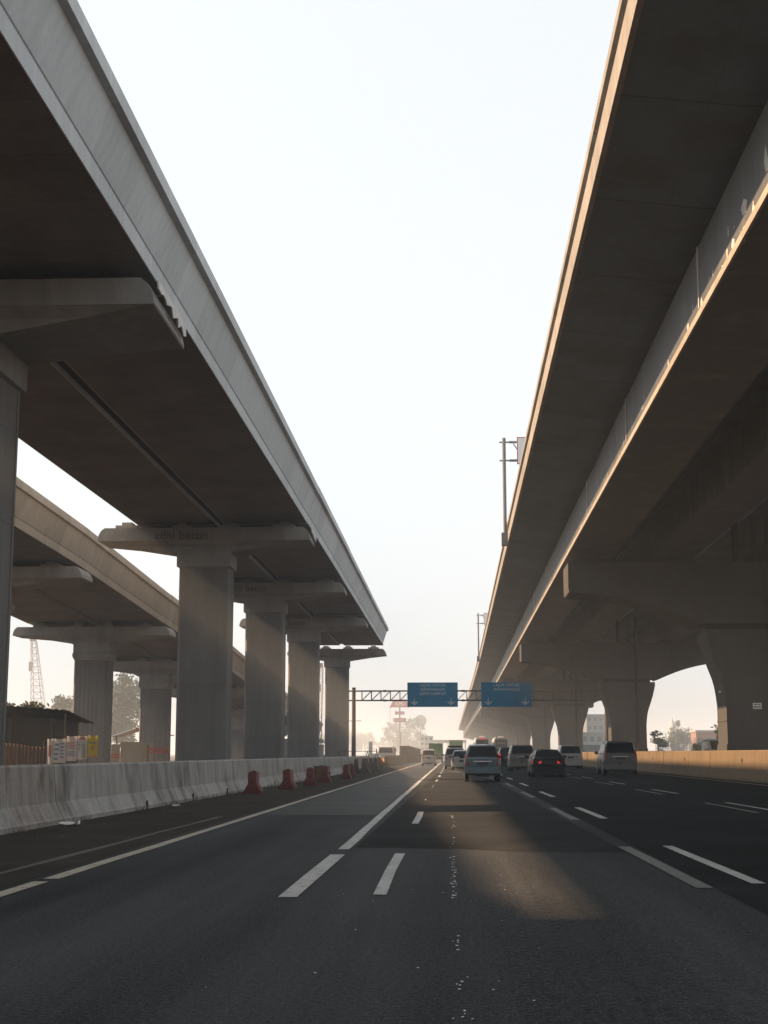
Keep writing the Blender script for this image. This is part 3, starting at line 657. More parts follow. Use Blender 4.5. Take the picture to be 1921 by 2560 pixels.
def blue_sign(x0, x1, lines, label):
    s = thing('gantry_sign', label, 'road sign', ((x0 + x1) / 2, GY - .45, 5.48), 0, 'blue lane signs on the gantry')
    w = (x1 - x0) / 2; h = 2.22
    m = MB(); m.box(-w, w, -.04, .02, 0, h); m.build('panel', M['sign_blue'], s)
    m = MB()
    for q in (-w * .6, 0, w * .6): m.box(q - .04, q + .04, .022, .16, .05, h - .05)
    m.build('bracket', M['galv'], s)
    for i, tx in enumerate(lines): text_mesh('lettering', tx, .335, M['sign_text'], s, (0.02, -.044, h - .26 - i * .385), bold=0.012, space=1.12)
    for q in (-1.66, 1.68):
        m = MB(); a = [(0, .14), (.36, .44), (.30, .52), (.10, .385), (.07, .56), (0, .60), (-.07, .56), (-.10, .385), (-.30, .52), (-.36, .44)]
        m.prism_y([(q + px, pz) for px, pz in a], -.048, -.041)
        m.prism_y([(q - .03, .62), (q + .03, .62), (q + .02, .86), (q - .02, .86)], -.048, -.041)
        m.build('arrow', M['sign_text'], s)
blue_sign(-3.93, .66, ['LAJUR UNTUK', 'KENDARAAN', 'LEBIH LAMBAT'], 'blue gantry sign with three text lines, left of the two')
blue_sign(2.8, 7.36, ['LAJUR UNTUK', 'MENDAHULUI'], 'blue gantry sign with two text lines, over the right lanes')

# ------------------------------------------------------------------ vehicles
def ring(y, w, zb, zbelt, wr, zrf):
    p = [(w * .80, zb), (w * .95, zb + .05), (w * .99, zb + .22), (w, zb + .42), (w * .985, zbelt - .10), (w * .95, zbelt), (wr + (w * .95 - wr) * .5, zbelt + (zrf - zbelt) * .52), (wr, zbelt + (zrf - zbelt) * .86), (wr * .93, zrf - .015), (wr * .5, zrf + .008), ]
    pts = [(x, y, z) for x, z in p] + [(-x, y, z) for x, z in reversed(p)]
    return pts
def add_wheels(t, L, W, r, ys):
    for yy in ys:
        for s in (-1, 1):
            w = MB(); xo = s * (W / 2 - .02); xi = s * (W / 2 - .22)
            w.loft([[(x, yy + rr_ * math.cos(a), r + rr_ * math.sin(a)) for a in [6.283 * k / 18 for k in range(18)]] for x, rr_ in ((xi, r * .9), (xi + s * .02, r), (xo - s * .02, r), (xo, r * .9))])
            o = w.build('wheel', M['tyre'], t, smooth=30)
            q = MB(); q.loft([[(x, yy + rr_ * math.cos(a), r + rr_ * math.sin(a)) for a in [6.283 * k / 12 for k in range(12)]] for x, rr_ in ((xo + s * .002, r * .64), (xo + s * .012, r * .58))])
            q.build('rim', M['rim'], o)
def car(name, label, loc, pm, L, W, H, style, belt=1.02, clear=.26, lit=False, lamp='side', rz=0.0, roof_in=.2, plate=True, rack=False, trim_low=True, cat='car', group='cars driving away on the road', bumper='body', hood=.95, light_bar=False):
    t = thing(name, label, cat, loc, rz, group)
    w = W / 2; wr = w - roof_in
    if style == 'sedan':
        st = [(0, w * .90, clear + .1, belt - .14, w * .80, belt - .08), (.06, w * .96, clear + .03, belt - .08, w * .84, belt + .0), (.55, w, clear, belt - .02, w * .84, belt + .04), (1.55, w, clear, belt, wr, H - .06), (2.2, w, clear, belt, wr, H),
              (2.9, w, clear, belt - .01, wr, H - .03), (3.65, w, clear, belt - .05, w * .82, belt + .01), (L - .5, w * .97, clear, hood - .18, w * .8, hood - .1), (L, w * .85, clear + .05, hood - .3, w * .7, hood - .26)]
        g0, g1, f1, f0 = 2, 3, 5, 6
    else:
        rake = {'mpv': .34, 'suv': .30, 'van': .16}[style]
        nose = .75 if style == 'van' else 1.05
        st = [(0, w * .93, clear + .1, belt - .05, w * .88, belt), (.05, w * .975, clear + .02, belt, w * .90, belt + .04), (rake, w, clear, belt + .01, wr, H - .05), (rake + .35, w, clear, belt + .01, wr, H), (L * .55, w, clear, belt, wr, H + .01),
              (L - nose - .95, w, clear, belt - .02, wr, H - .06), (L - nose, w, clear, belt - .05, w * .84, belt + .03), (L - .3, w * .95, clear, hood - .15, w * .78, hood - .06), (L, w * .84, clear + .05, hood - .3, w * .7, hood - .26)]
        g0, g1, f1, f0 = 1, 2, 5, 6
    m = MB(); m.loft([ring(*s) for s in st]); body = m.build('body', pm, t, smooth=38)
    # glass: rear, front, two sides, all a few mm proud of the shell
    def lerp(a, b, u): return a + (b - a) * u
    def pane(nm, a, b, u0, u1, inset, sgn):
        ya, yb = st[a][0], st[b][0]; wa, wb = st[a][4], st[b][4]; za, zb_ = st[a][5], st[b][5]
        q = MB(); vs = []
        nrm = Vector((0, -(zb_ - za), (yb - ya))).normalized(); nrm = nrm if nrm.y * sgn < 0 else nrm
        n = 6
        for u in (u0, u1):
            yy = lerp(ya, yb, u); zz = lerp(za, zb_, u); ww = lerp(wa, wb, u) - inset
            for k in range(n + 1):
                x = -ww + 2 * ww * k / n
                vs.append((x, yy - sgn * .022, zz + .010 * (1 - (x / ww) ** 2)))
        q.add(vs, [(k, k + 1, n + 2 + k, n + 1 + k) for k in range(n)])
        o = q.build(nm, M['glass'], t); sm = o.modifiers.new('thick', 'SOLIDIFY'); sm.thickness = .008; sm.offset = 0
        return o
    pane('rear_window', g0, g1, .06, .90, .07, 1)
    pane('windscreen', f1, f0, .08, .92, .08, -1)
    ya = st[g1][0] + .18; yb = st[f1][0] + .25; n = 3
    for s in (-1, 1):
        for k in range(n):
            y0 = lerp(ya, yb, k / n) + .03; y1 = lerp(ya, yb, (k + 1) / n) - .03
            q = MB(); zb2 = belt + .05; zt = H - .17; hh = H - belt
            def xat(z): 
                u = (z - belt) / hh
                return (w * .95 + (wr - w * .95) * min(1, u / .86)) + .014
            q.add([(s * xat(zb2), y0, zb2), (s * xat(zb2), y1, zb2), (s * xat(zt), y1 - (.10 if k == 2 else 0), zt), (s * xat(zt), y0 + (.06 if k == 0 else 0), zt)], [(0, 1, 2, 3)])
            o = q.build('side_window', M['glass'], t); sm = o.modifiers.new('thick', 'SOLIDIFY'); sm.thickness = .008; sm.offset = 0
        q = MB(); ym = st[f1][0] + .15; q.loft([[(s * (w - .02), ym, belt + .02), (s * (w - .02), ym + .1, belt + .02), (s * (w - .02), ym + .1, belt + .07), (s * (w - .02), ym, belt + .07)],
                                              [(s * (w + .08), ym - .02, belt - .01), (s * (w + .08), ym + .12, belt - .01), (s * (w + .08), ym + .12, belt + .15), (s * (w + .08), ym - .02, belt + .15)],
                                              [(s * (w + .2), ym, belt + .01), (s * (w + .2), ym + .1, belt + .01), (s * (w + .2), ym + .1, belt + .13), (s * (w + .2), ym, belt + .13)]])
        q.build('mirror', M['trim'] if pm is not P_BLACK else pm, t, smooth=40)
        lm = M['lamp_on'] if lit else M['lamp_red']
        q = MB()
        if lamp == 'side':       # tall lamps climbing the rear pillar
            q.loft([[(s * (w - .20), -.015, belt - .33), (s * (w - .045), .01, belt - .33), (s * (w - .045), .14, belt - .33), (s * (w - .20), .10, belt - .33)],
                    [(s * (w - .21), .0, belt - .02), (s * (w - .05), .02, belt - .02), (s * (w - .045), .16, belt - .02), (s * (w - .21), .12, belt - .02)],
                    [(s * (w - .17), .10, belt + .18), (s * (w - .085), .09, belt + .18), (s * (w - .08), .22, belt + .18), (s * (w - .17), .20, belt + .18)]])
        else:                    # wide low lamps
            q.loft([[(s * (w - .52), -.02, belt - .26), (s * (w - .05), .03, belt - .28), (s * (w - .03), .22, belt - .26), (s * (w - .5), .1, belt - .26)],
                    [(s * (w - .50), .0, belt - .13), (s * (w - .06), .05, belt - .11), (s * (w - .05), .24, belt - .11), (s * (w - .5), .12, belt - .13)]])
        q.build('tail_light', lm, t, smooth=40)
    q = MB(); zb_ = clear + .04
    q.loft([[(sx * (w - .03), yy, z) for sx, yy in ((-1, .18), (-.93, -.03), (-.5, -.075), (.5, -.075), (.93, -.03), (1, .18))] for z in (zb_, zb_ + .12, zb_ + .26)])
    q.build('bumper', pm if bumper == 'body' else M['trim'], t, smooth=35)
    q = MB(); q.box(-w + .18, w - .18, .1, L - .3, clear - .06, clear + .12); q.tube((.35, -.04, clear - .02), (.35, .4, clear - .02), .035); q.box(-.3, .3, .25, .7, clear - .12, clear - .05); q.build('underbody', M['trim'], t)
    if plate:
        q = MB(); q.box(-.24, .24, -.03, .0, belt - .30, belt - .17); q.build('number_plate', M['plate'], t)
        q = MB(); q.box(-.42, .42, -.022, .004, belt - .15, belt - .11); q.build('trim_strip', M['chrome'] if pm is not P_BLACK else M['trim'], t)
    if rack:
        q = MB()
        for s in (-1, 1): q.tube((s * (wr - .1), .6, H + .07), (s * (wr - .1), L - 2.2, H + .07), .03)
        for yy in (.9, 1.7, 2.4): q.tube((-wr + .1, yy, H + .08), (wr - .1, yy, H + .08), .03)
        q.box(-wr + .15, wr - .15, .7, 2.3, H + .1, H + .2)
        q.build('roof_rack', M['trim'], t)
    q = MB(); q.tube((0, st[g1][0] + .3, H), (0.0, st[g1][0] + .12, H + .16), .008, n=5); q.build('aerial', M['black'], t)
    add_wheels(t, L, W, .32 if style != 'suv' else .36, (.78, L - .85))
    return t
car('minivan', 'silver blue minivan with tall red tail lights, nearest in middle lane', (1.44, 66.0, zr(1.44)), P_SILVERBLUE, 4.15, 1.68, 1.70, 'mpv', belt=1.06, roof_in=.22, clear=.36)
car('minivan', 'small pale grey minivan alone in the left lane', (-2.38, 154.0, 0), P_WHITE, 3.9, 1.56, 1.72, 'van', belt=1.05, roof_in=.16)
car('hatchback', 'white hatchback partly hidden left of the silver blue minivan', (.86, 112, zr(.86)), P_WHITE, 4.2, 1.72, 1.55, 'mpv', belt=.98, roof_in=.22)
car('off_roader', 'white SUV with black roof rack ahead of the white hatchback', (.35, 124, 0), P_WHITE, 4.6, 1.82, 1.78, 'suv', belt=1.12, rack=True, roof_in=.17)
car('sedan', 'black sedan with glowing red brake lights', (5.16, 76.3, zr(5.1)), P_BLACK, 4.6, 1.86, 1.45, 'sedan', belt=.99, clear=.2, lit=True, lamp='wide', roof_in=.30)
car('off_roader', 'champagne silver SUV just left of the black sedan', (4.98, 101, zr(5)), P_WARM, 4.7, 1.84, 1.83, 'suv', belt=1.14, clear=.32, roof_in=.2, lamp='wide')
car('off_roader', 'dark SUV with one red light, squeezed behind champagne SUV', (4.62, 114, zr(4.6)), P_DARK, 4.5, 1.8, 1.72, 'suv', belt=1.08, lit=True, roof_in=.2)
car('hatchback', 'black hatchback mostly hidden right behind the silver blue minivan', (4.35, 134, zr(4.3)), P_BLACK, 4.1, 1.72, 1.68, 'mpv', belt=1.0, roof_in=.22)
car('minivan', 'white minivan between black sedan and silver SUV on the right', (9.05, 109.5, zr(9)), P_WHITE, 4.7, 1.83, 1.82, 'mpv', belt=1.12, lamp='wide', roof_in=.2)
car('off_roader', 'silver SUV in the rightmost lane beside the median barrier', (9.1, 78.0, zr(9.1)), P_SILVER, 4.6, 1.83, 1.84, 'suv', belt=1.14, clear=.30, roof_in=.2)
car('minivan', 'white oncoming minivan with dark glass beyond the right barrier', (20.4, 113.5, .12), P_WHITE, 4.6, 1.9, 2.25, 'van', belt=1.38, rz=math.pi, roof_in=.14, group='vehicles beyond the right barrier')

def box_truck(label, loc, L, W, z0, H, bodycol, cabcol):
    t = thing('box_truck', label, 'truck', loc, 0, 'box trucks ahead')
    m = MB(); m.box(-W / 2, W / 2, 0, L, z0, H); m.build('cargo_box', bodycol, t, bevel=.03)
    m = MB()
    for x in (-W / 2 + .04, 0, W / 2 - .04): m.box(x - .035, x + .035, -.03, -.002, z0 + .03, H - .03)
    for z in (z0 + .06, H - .06): m.box(-W / 2 + .08, W / 2 - .08, -.028, -.003, z - .04, z + .04)
    m.build('door_frame', bodycol, t)
    m = MB(); m.loft([[(x, L + .1, z) for x, z in ((-W / 2 + .05, .55), (W / 2 - .05, .55), (W / 2 - .05, 1.5), (W / 2 - .15, H - .5), (-W / 2 + .15, H - .5), (-W / 2 + .05, 1.5))],
                      [(x, L + 1.7, z) for x, z in ((-W / 2 + .08, .55), (W / 2 - .08, .55), (W / 2 - .08, 1.4), (W / 2 - .2, H - .8), (-W / 2 + .2, H - .8), (-W / 2 + .08, 1.4))]]); m.build('cab', cabcol, t)
    m = MB(); m.box(-W / 2 + .25, W / 2 - .25, .1, L + 1.4, .5, z0 - .004); m.box(-W / 2 + .1, W / 2 - .1, -.05, .05, .45, .6); m.build('chassis', M['trim'], t)
    for s in (-1, 1):
        m = MB(); m.box(s * (W / 2 - .25) - .12, s * (W / 2 - .25) + .12, -.075, -.052, .62, .74); m.build('tail_light', M['lamp_red'], t)
    add_wheels(t, L + 1.6, W, .42, (1.0, L + .9))
TG = noisy('green truck box', (0.12, 0.17, 0.07), 0.6, 0.8, 0.25, 6, 0.25, 0.0)
TG2 = noisy('yellow green truck box', (0.17, 0.22, 0.09), 0.6, 0.8, 0.25, 6, 0.25, 0.0)
box_truck('green box truck in left lane just ahead of pale minivan', (-2.15, 205, 0), 4.2, 1.98, .8, 2.75, TG, P_WHITE)
box_truck('taller green box truck behind the white SUV with roof rack', (.85, 240, 0), 6.0, 2.25, 1.0, 3.5, TG2, P_WHITE)
def bus(label, loc, pm, red):
    t = thing('bus', label, 'bus', loc, 0, 'buses ahead in the traffic'); W, H, L = 2.5, 3.72, 11.5
    m = MB(); m.loft([[(x, y, z) for x, z in ((-W / 2 + k, .4), (W / 2 - k, .4), (W / 2 - k * .5, 1.2), (W / 2 - k * .5, 2.2), (W / 2 - .1 - k, H - .25), (W / 2 - .35 - k, H), (-W / 2 + .35 + k, H), (-W / 2 + .1 + k, H - .25), (-W / 2 + k * .5, 2.2), (-W / 2 + k * .5, 1.2))] for y, k in ((0, .09), (.12, .0), (L - .2, .0), (L, .12))])
    m.build('body', pm, t, smooth=35)
    m = MB(); m.box(-.92, .92, -.03, -.004, 2.15, 3.4); m.build('rear_window', M['glass'], t)
    for s in (-1, 1):
        m = MB(); m.box(s * (W / 2) - .012, s * (W / 2) + .012, .8, L - 1.2, 2.0, 3.0); m.build('side_window', M['glass'], t)
        m = MB(); m.box(s * .98 - .1, s * .98 + .1, -.03, -.004, 1.0, 1.5); m.build('tail_light', M['lamp_on'] if red else M['lamp_red'], t)
    m = MB(); m.box(-.9, .9, -.05, -.006, .75, 1.5); m.build('engine_grille', M['trim'], t)
    m = MB(); m.box(-.42, .42, .4, 1.6, H + .002, H + .16); m.build('roof_unit', M['white'], t, bevel=.03)
    m = MB(); m.box(-.5, .5, -.04, -.008, H - .28, H - .1)
    m.build('roof_light', M['lamp_on'] if red else M['orange'], t)
    add_wheels(t, L, W, .48, (2.6, L - 2.4)); return t
M['orange'] = base_mat('dull orange decal', (0.35, 0.16, 0.05), 0.6)
P_BUSG = paint('pale teal bus paint', (0.42, 0.48, 0.46), 0.0)
bus('pale teal bus with a red roof light, left of two buses', (4.9, 226, zr(4.9)), P_BUSG, True)
b2 = bus('white bus with dark rear window, right of two buses', (8.0, 230, zr(8)), P_WHITE, False)
m = MB()
for k in range(7): m.box(-.66 + k * .19, -.54 + k * .19, -.036, -.031, 2.72, 2.92)
m.build('window_decal', M['orange'], b2)
# white truck facing us at the site entrance
t = thing('site_truck', 'white truck facing the road at the hazy site entrance', 'truck', (-8.75, 196, -.08), math.pi)
m = MB(); m.loft([[(x, y, z) for x, z in ((-1.1, .6), (1.1, .6), (1.1, 1.6), (1.0, 2.45), (-1.0, 2.45), (-1.1, 1.6))] for y in (0, .9)] + [[(x, 1.9, z) for x, z in ((-1.08, .6), (1.08, .6), (1.08, 1.45), (.92, 2.25), (-.92, 2.25), (-1.08, 1.45))]]); m.build('cab', P_WHITE, t)
m = MB(); m.loft([[(x, 1.925, z) for x, z in ((-.92, 1.5), (.92, 1.5), (.8, 2.12), (-.8, 2.12))], [(x, 1.95, z) for x, z in ((-.92, 1.5), (.92, 1.5), (.8, 2.12), (-.8, 2.12))]]); m.build('windscreen', M['glass'], t)
m = MB(); m.box(-1.05, 1.05, -5, -.1, .8, 2.2); m.build('cargo_bed', M['barrier_old'], t)
m = MB(); m.box(-1.1, 1.1, 1.9, 2.05, .45, .75); m.build('bumper', M['trim'], t)
for s in (-1, 1):
    m = MB(); m.box(s * .8 - .14, s * .8 + .14, 1.93, 1.96, .95, 1.15); m.build('headlight', M['white'], t)
    m = MB(); m.box(s * 1.28 - .08, s * 1.28 + .08, 1.75, 1.85, 1.5, 2.0); m.build('mirror', M['trim'], t)
add_wheels(t, 7, 2.2, .45, (1.0, -4))

# ------------------------------------------------------------------ vegetation
def leaves(blobs, n, size, seed):
    r = random.Random(seed); m = MB()
    tot = sum(b[3] * b[4] * b[5] for b in blobs)
    for (cx, cy, cz, rx, ry, rz) in blobs:
        k = int(n * rx * ry * rz / tot)
        subs = []
        for _ in range(max(6, k // 40)):
            d = Vector((r.gauss(0, 1), r.gauss(0, 1), r.gauss(0, 1))).normalized() * (r.random() ** .4)
            subs.append((cx + d.x * rx, cy + d.y * ry, cz + d.z * rz, r.uniform(.22, .42)))
        for _ in range(k):
            s = r.choice(subs); f = s[3]
            p = Vector((s[0] + r.gauss(0, .55) * f * rx, s[1] + r.gauss(0, .55) * f * ry, s[2] + r.gauss(0, .5) * f * rz))
            a = Vector((r.gauss(0, 1), r.gauss(0, 1), r.gauss(0, 1))).normalized(); b = a.orthogonal().normalized(); sz = size * r.uniform(.6, 1.4)
            m.add([p + a * sz, p + b * sz * .45, p - a * sz, p - b * sz * .45], [(0, 1, 2, 3)])
    return m
def tree(label, x, y, blobs, n, size, seed, mat='leaf', tr=.25, group='trees around the roadside', z0=-.08):
    t = thing('tree', label, 'tree', (x, y, z0), 0, group); r = random.Random(seed + 99)
    top = max(b[2] for b in blobs); m = MB()
    fork = min(b[2] - b[5] * .5 for b in blobs); fork = max(fork, 1.0)
    m.path([(0, 0, 0), (.1, 0, fork * .5), (r.uniform(-.2, .2), 0, fork)], [tr, tr * .8, tr * .65])
    for b in blobs: m.path([(0, 0, fork * .93), (b[0] * .5, b[1] * .5, fork + (b[2] - fork) * .45), (b[0], b[1], b[2])], [tr * .55, tr * .35, tr * .1], 6)
    m.build('trunk', M['bark'], t); leaves(blobs, n, size, seed).build('crown', M[mat], t); return t
tree('bushy dark tree between the two fluted piers on the left', -41.5, 180, [(0, 0, 8.2, 2.3, 2, 2.3), (-1.6, 0, 6.2, 2.4, 2, 2.6), (2.6, 0, 6.4, 2.2, 1.8, 1.5), (3.8, .5, 4.6, 1.7, 1.6, 1.1), (-.5, 0, 3.8, 2.4, 2, 2)], 9000, .24, 1)
tree('low rounded tree behind dark shed roof next to fluted pier', -46.5, 172, [(0, 0, 6.0, 2.0, 2, 1.6), (-1.6, 0, 4.6, 1.8, 1.6, 1.4), (1.5, 0, 5, 1.5, 1.5, 1.6)], 6000, .24, 2)
tree('sparse dusty bush crown rising over the dark shed roof', -31.2, 101, [(0, 0, 4.4, 1.5, 1.2, .6), (1.4, 0, 4.3, 1.2, 1, .6), (-1.2, 0, 4.2, .9, 1, .5)], 2400, .14, 3, 'leaf_dry', .12)
def palm(label, x, y, h, seed, n=11, fl=2.6):
    t = thing('palm_tree', label, 'palm tree', (x, y, -.08)); r = random.Random(seed)
    m = MB(); m.path([(0, 0, 0), (.15, 0, h * .5), (.1, 0, h)], [.2, .15, .12]); m.build('trunk', M['bark'], t)
    m = MB()
    for k in range(n):
        a = 6.283 * k / n + r.uniform(-.2, .2); el = r.uniform(.35, 1.1); d = Vector((math.cos(a), math.sin(a), 0)); pts = []
        for i in range(9):
            u = i / 8; pts.append(Vector((.1, 0, h)) + d * fl * u + Vector((0, 0, fl * (math.tan(el) * .6 * u - 1.05 * u * u))))
        m.path(pts, [.03 * (1 - .8 * i / 8) for i in range(9)], 4)
        side = d.cross(Vector((0, 0, 1)))
        for i in range(26):
            u = .1 + .88 * i / 26; j = min(int(u * 8), 7); p = pts[j].lerp(pts[j + 1], u * 8 - j); tn = (pts[j + 1] - pts[j]).normalized()
            for s in (-1, 1):
                ln = .55 * math.sin(math.pi * min(1, u * .85 + .12)) + .1; e = p + (side * s * .75 + tn * .6 + Vector((0, 0, -.45))).normalized() * ln
                m.add([p + tn * .03, e, p - tn * .03], [(0, 1, 2)])
    m.build('fronds', M['leaf_dry'], t); return t
palm('palm with arching fronds at the far left edge above the shed', -39.3, 118, 5.0, 5)
# hazy far trees beside the left of the road
tree('tall pale hazy tree behind the round board and sign mast', -13.0, 385, [(0, 0, 5.5, 3.6, 3, 3.6), (-3.2, 0, 6.6, 2.0, 2, 2.3), (2.8, 0, 9.2, 2.3, 2, 2.0), (4.4, 0, 5.5, 2.4, 2, 3.4), (-4.2, 0, 4.2, 1.8, 2, 1.4), (1, 0, 2.5, 5, 3, 2)], 5200, .26, 11, group='hazy far trees')
for k, (px, y, w, h) in enumerate(((-31, 520, 5, 8.5), (-38, 545, 6, 9.5), (-24, 560, 5, 7.2), (-46, 530, 6, 10))):
    tree(['hazy far tree left of the gantry post', 'broad hazy tree behind the end pier', 'low hazy tree right of the thin concrete post', 'hazy tree glimpsed left of the end pier'][k], px, y, [(0, 0, h * .62, w * .7, 3, h * .34), (w * .5, 0, h * .45, w * .5, 3, h * .3), (-w * .5, 0, h * .48, w * .5, 3, h * .3)], 2200, .34, 20 + k, group='hazy far trees')
# right-hand background trees
tree('dark round tree between the rebar fence and minaret', 45.5, 285, [(0, 0, 4.2, 3.0, 2, 1.5), (2.2, 0, 3.4, 2, 2, 1.4), (-2, 0, 3.2, 2, 2, 1.4)], 2400, .22, 31, group='trees beyond the right viaduct')
tree('pointed tree right of the minaret', 54.0, 345, [(0, 0, 3.5, 2.2, 2, 2.4), (0, 0, 6.2, 1.1, 1, 1.8), (0, 0, 8.2, .5, .5, 1.2)], 2200, .22, 32, group='trees beyond the right viaduct')
tree('small dark palm-like tree at the right edge of pier behind SUV', 33.5, 235, [(0, 0, 4.6, 1.0, 1, .5), (.3, 0, 3.0, 1.2, 1, 1.3)], 900, .2, 33, group='trees beyond the right viaduct')
tree('green bush beside the white oncoming minivan', 25.6, 148, [(0, 0, 1.6, 1.1, 1, .9), (.9, 0, 1.3, .8, .8, .7)], 1500, .12, 34, 'leaf_dry', .08, group='trees beyond the right viaduct')
tree('feathery dry tree touching the largest right pier', 26.6, 140, [(0, 0, 3.0, .9, .8, 1.2), (-.7, 0, 3.6, .6, .6, .6)], 350, .16, 35, 'leaf_dry', .06, group='trees beyond the right viaduct')

# ------------------------------------------------------------------ construction yard on the left
M['shed'] = noisy('dark timber wall', (0.045, 0.034, 0.028), 0.9, 0.8, 0.5, 7, 0.4, 0.1)
M['roof'] = noisy('rusty corrugated roof', (0.035, 0.03, 0.028), 0.8, 0.8, 0.3, 7, 0.4, 0.1)
t = thing('site_shed', 'dark timber site shed with sloping corrugated roof at left edge', 'shed', (-28.4, 86, -.08))
m = MB(); m.prism_y([(-5.0, 0), (4.6, 0), (4.6, 3.42), (-5.0, 4.15)], 0, 5); m.build('wall', M['shed'], t)
m = MB(); n = 60; top = []; 
for i in range(n + 1):
    u = i / n; x = -5.4 + 10.9 * u; zz = 4.75 - .85 * u + .045 * math.sin(u * 150)
    top += [(x, -.9, zz + .05), (x, 5.4, zz - .55)]
m.add(top, [(2 * i, 2 * i + 2, 2 * i + 3, 2 * i + 1) for i in range(n)]); o = m.build('roof', M['roof'], t); o.modifiers.new('thick', 'SOLIDIFY').thickness = .07
m = MB()
for x in (-4.7, -1.5, 1.7, 4.3): m.box(x - .09, x + .09, -.12, -.004, 0, 3.5)
m.build('wall_post', M['barrier_old'], t)
m = MB(); m.box(-4.4, -3.4, -.05, -.006, .2, 1.9); m.box(-.9, .2, -.05, -.006, .2, 1.7); m.box(2.0, 2.8, -.05, -.006, .3, 1.8); m.build('opening', M['black'], t)
m = MB(); m.tube((5.25, -.6, 0), (5.25, -.6, 3.75), .06); m.build('roof_prop', M['barrier_warm'], t)
# rusty hoarding sheets in front of the shed
M['sheet_rust'] = noisy('rusty sheet hoarding', (0.09, 0.05, 0.035), 0.8, 0.6, 0.7, 6, 0.4, 0.05)
t = thing('site_hoarding', 'low rusty sheet hoarding in front of the dark shed', 'fence', (-25.6, 80, -.08))
m = MB(); k = 40
pr = [(-1.5 + 4.3 * i / k, .03 * (1 if i % 2 else -1)) for i in range(k + 1)]
m.add([(x, y, 0) for x, y in pr] + [(x, y, 1.85 + .1 * math.sin(x * 2)) for x, y in pr], [(i, i + 1, k + 2 + i, k + 1 + i) for i in range(k)])
o = m.build('sheet', M['sheet_rust'], t); o.modifiers.new('thick', 'SOLIDIFY').thickness = .02
m = MB()
for x in (-1.4, .7, 2.7): m.box(x - .05, x + .05, .06, .16, 0, 2.0)
m.build('post', M['bark'], t)
BAN = {'ban_white': (0.42, 0.40, 0.37), 'ban_pink': (0.44, 0.39, 0.36), 'ban_yellow': (0.42, 0.30, 0.03)}
for k_, c_ in BAN.items(): M[k_] = noisy(k_.replace('ban', 'banner'), c_, 0.7, 1, 0.15, 6, 0.18, 0.0)
M['ink_blue'] = base_mat('faded blue print', (0.12, 0.16, 0.27), 0.7); M['ink_red'] = base_mat('faded red print', (0.33, 0.12, 0.10), 0.7); M['ink_green'] = base_mat('faded green print', (0.15, 0.2, 0.12), 0.7)
def banner(x0, x1, z0, z1, mat, label, marks):
    t = thing('site_banner', label, 'banner', ((x0 + x1) / 2, 78.6, z0), 0, 'banners on the site hoarding'); w = (x1 - x0) / 2; h = z1 - z0; n = 8
    vs = []
    for j in range(3):
        for i in range(n + 1): vs.append((-w + 2 * w * i / n, .02 * math.sin(i * 1.1 + j), h * j / 2 - .03 * math.sin(math.pi * i / n) * (j == 2)))
    m = MB(); m.add(vs, [(j * (n + 1) + i, j * (n + 1) + i + 1, (j + 1) * (n + 1) + i + 1, (j + 1) * (n + 1) + i) for j in range(2) for i in range(n)])
    o = m.build('cloth', M[mat], t); o.modifiers.new('thick', 'SOLIDIFY').thickness = .012
    for ink, rects in marks.items():
        m = MB()
        for (a, b, c, d) in rects: m.box(-w + 2 * w * a, -w + 2 * w * b, -.045, -.035, h * c, h * d)
        m.build('print', M[ink], t)
    m = MB(); m.box(-w - .03, -w + .03, .03, .09, -z0, h); m.build('post', M['bark'], t)
rb = random.Random(8)
lines = lambda x0, x1, z0, z1, n: [(x0 + rb.uniform(0, .06), x1 - rb.uniform(0, .12), z0 + (z1 - z0) * i / n, z0 + (z1 - z0) * (i + .45) / n) for i in range(n)]
banner(-22.25, -21.95, .72, 2.12, 'ban_white', 'narrow off-white banner with faint red print, leftmost on hoarding', {'ink_red': [(.25, .75, .3, .75)]})
banner(-21.93, -21.2, .8, 2.12, 'ban_white', 'white banner with a dense blue print block', {'ink_blue': lines(.08, .5, .12, .9, 4) + lines(.55, .9, .2, .9, 5)})
banner(-21.18, -20.6, .9, 2.26, 'ban_pink', 'plain pinkish white banner with faint red and blue lines', {'ink_red': lines(.1, .9, .5, .8, 3), 'ink_blue': lines(.1, .9, .2, .42, 3)})
banner(-20.58, -20.02, .98, 2.26, 'ban_white', 'off-white banner with red heading beside the yellow one', {'ink_red': [(.2, .8, .84, .94)], 'ink_blue': lines(.1, .35, .4, .8, 4), 'ink_green': lines(.45, .9, .1, .7, 6)})
banner(-20.0, -19.45, 1.08, 2.3, 'ban_yellow', 'yellow banner with a dark bird-like emblem, rightmost on hoarding', {'ink_green': [(.12, .88, .62, .70)]})
yb = [o for o in bpy.data.objects if o.name.startswith('site_banner')][-1]
m = MB(); m.prism_y([(-.16, .62), (-.02, .42), (.02, .42), (.16, .62), (.10, .60), (.05, .52), (0, .58), (-.05, .52), (-.10, .60)], -.046, -.036); m.build('emblem', M['ink_green'], yb)
m = MB(); m.box(-.22, .22, -.045, -.036, .02, .09); m.build('print', M['ink_red'], yb)
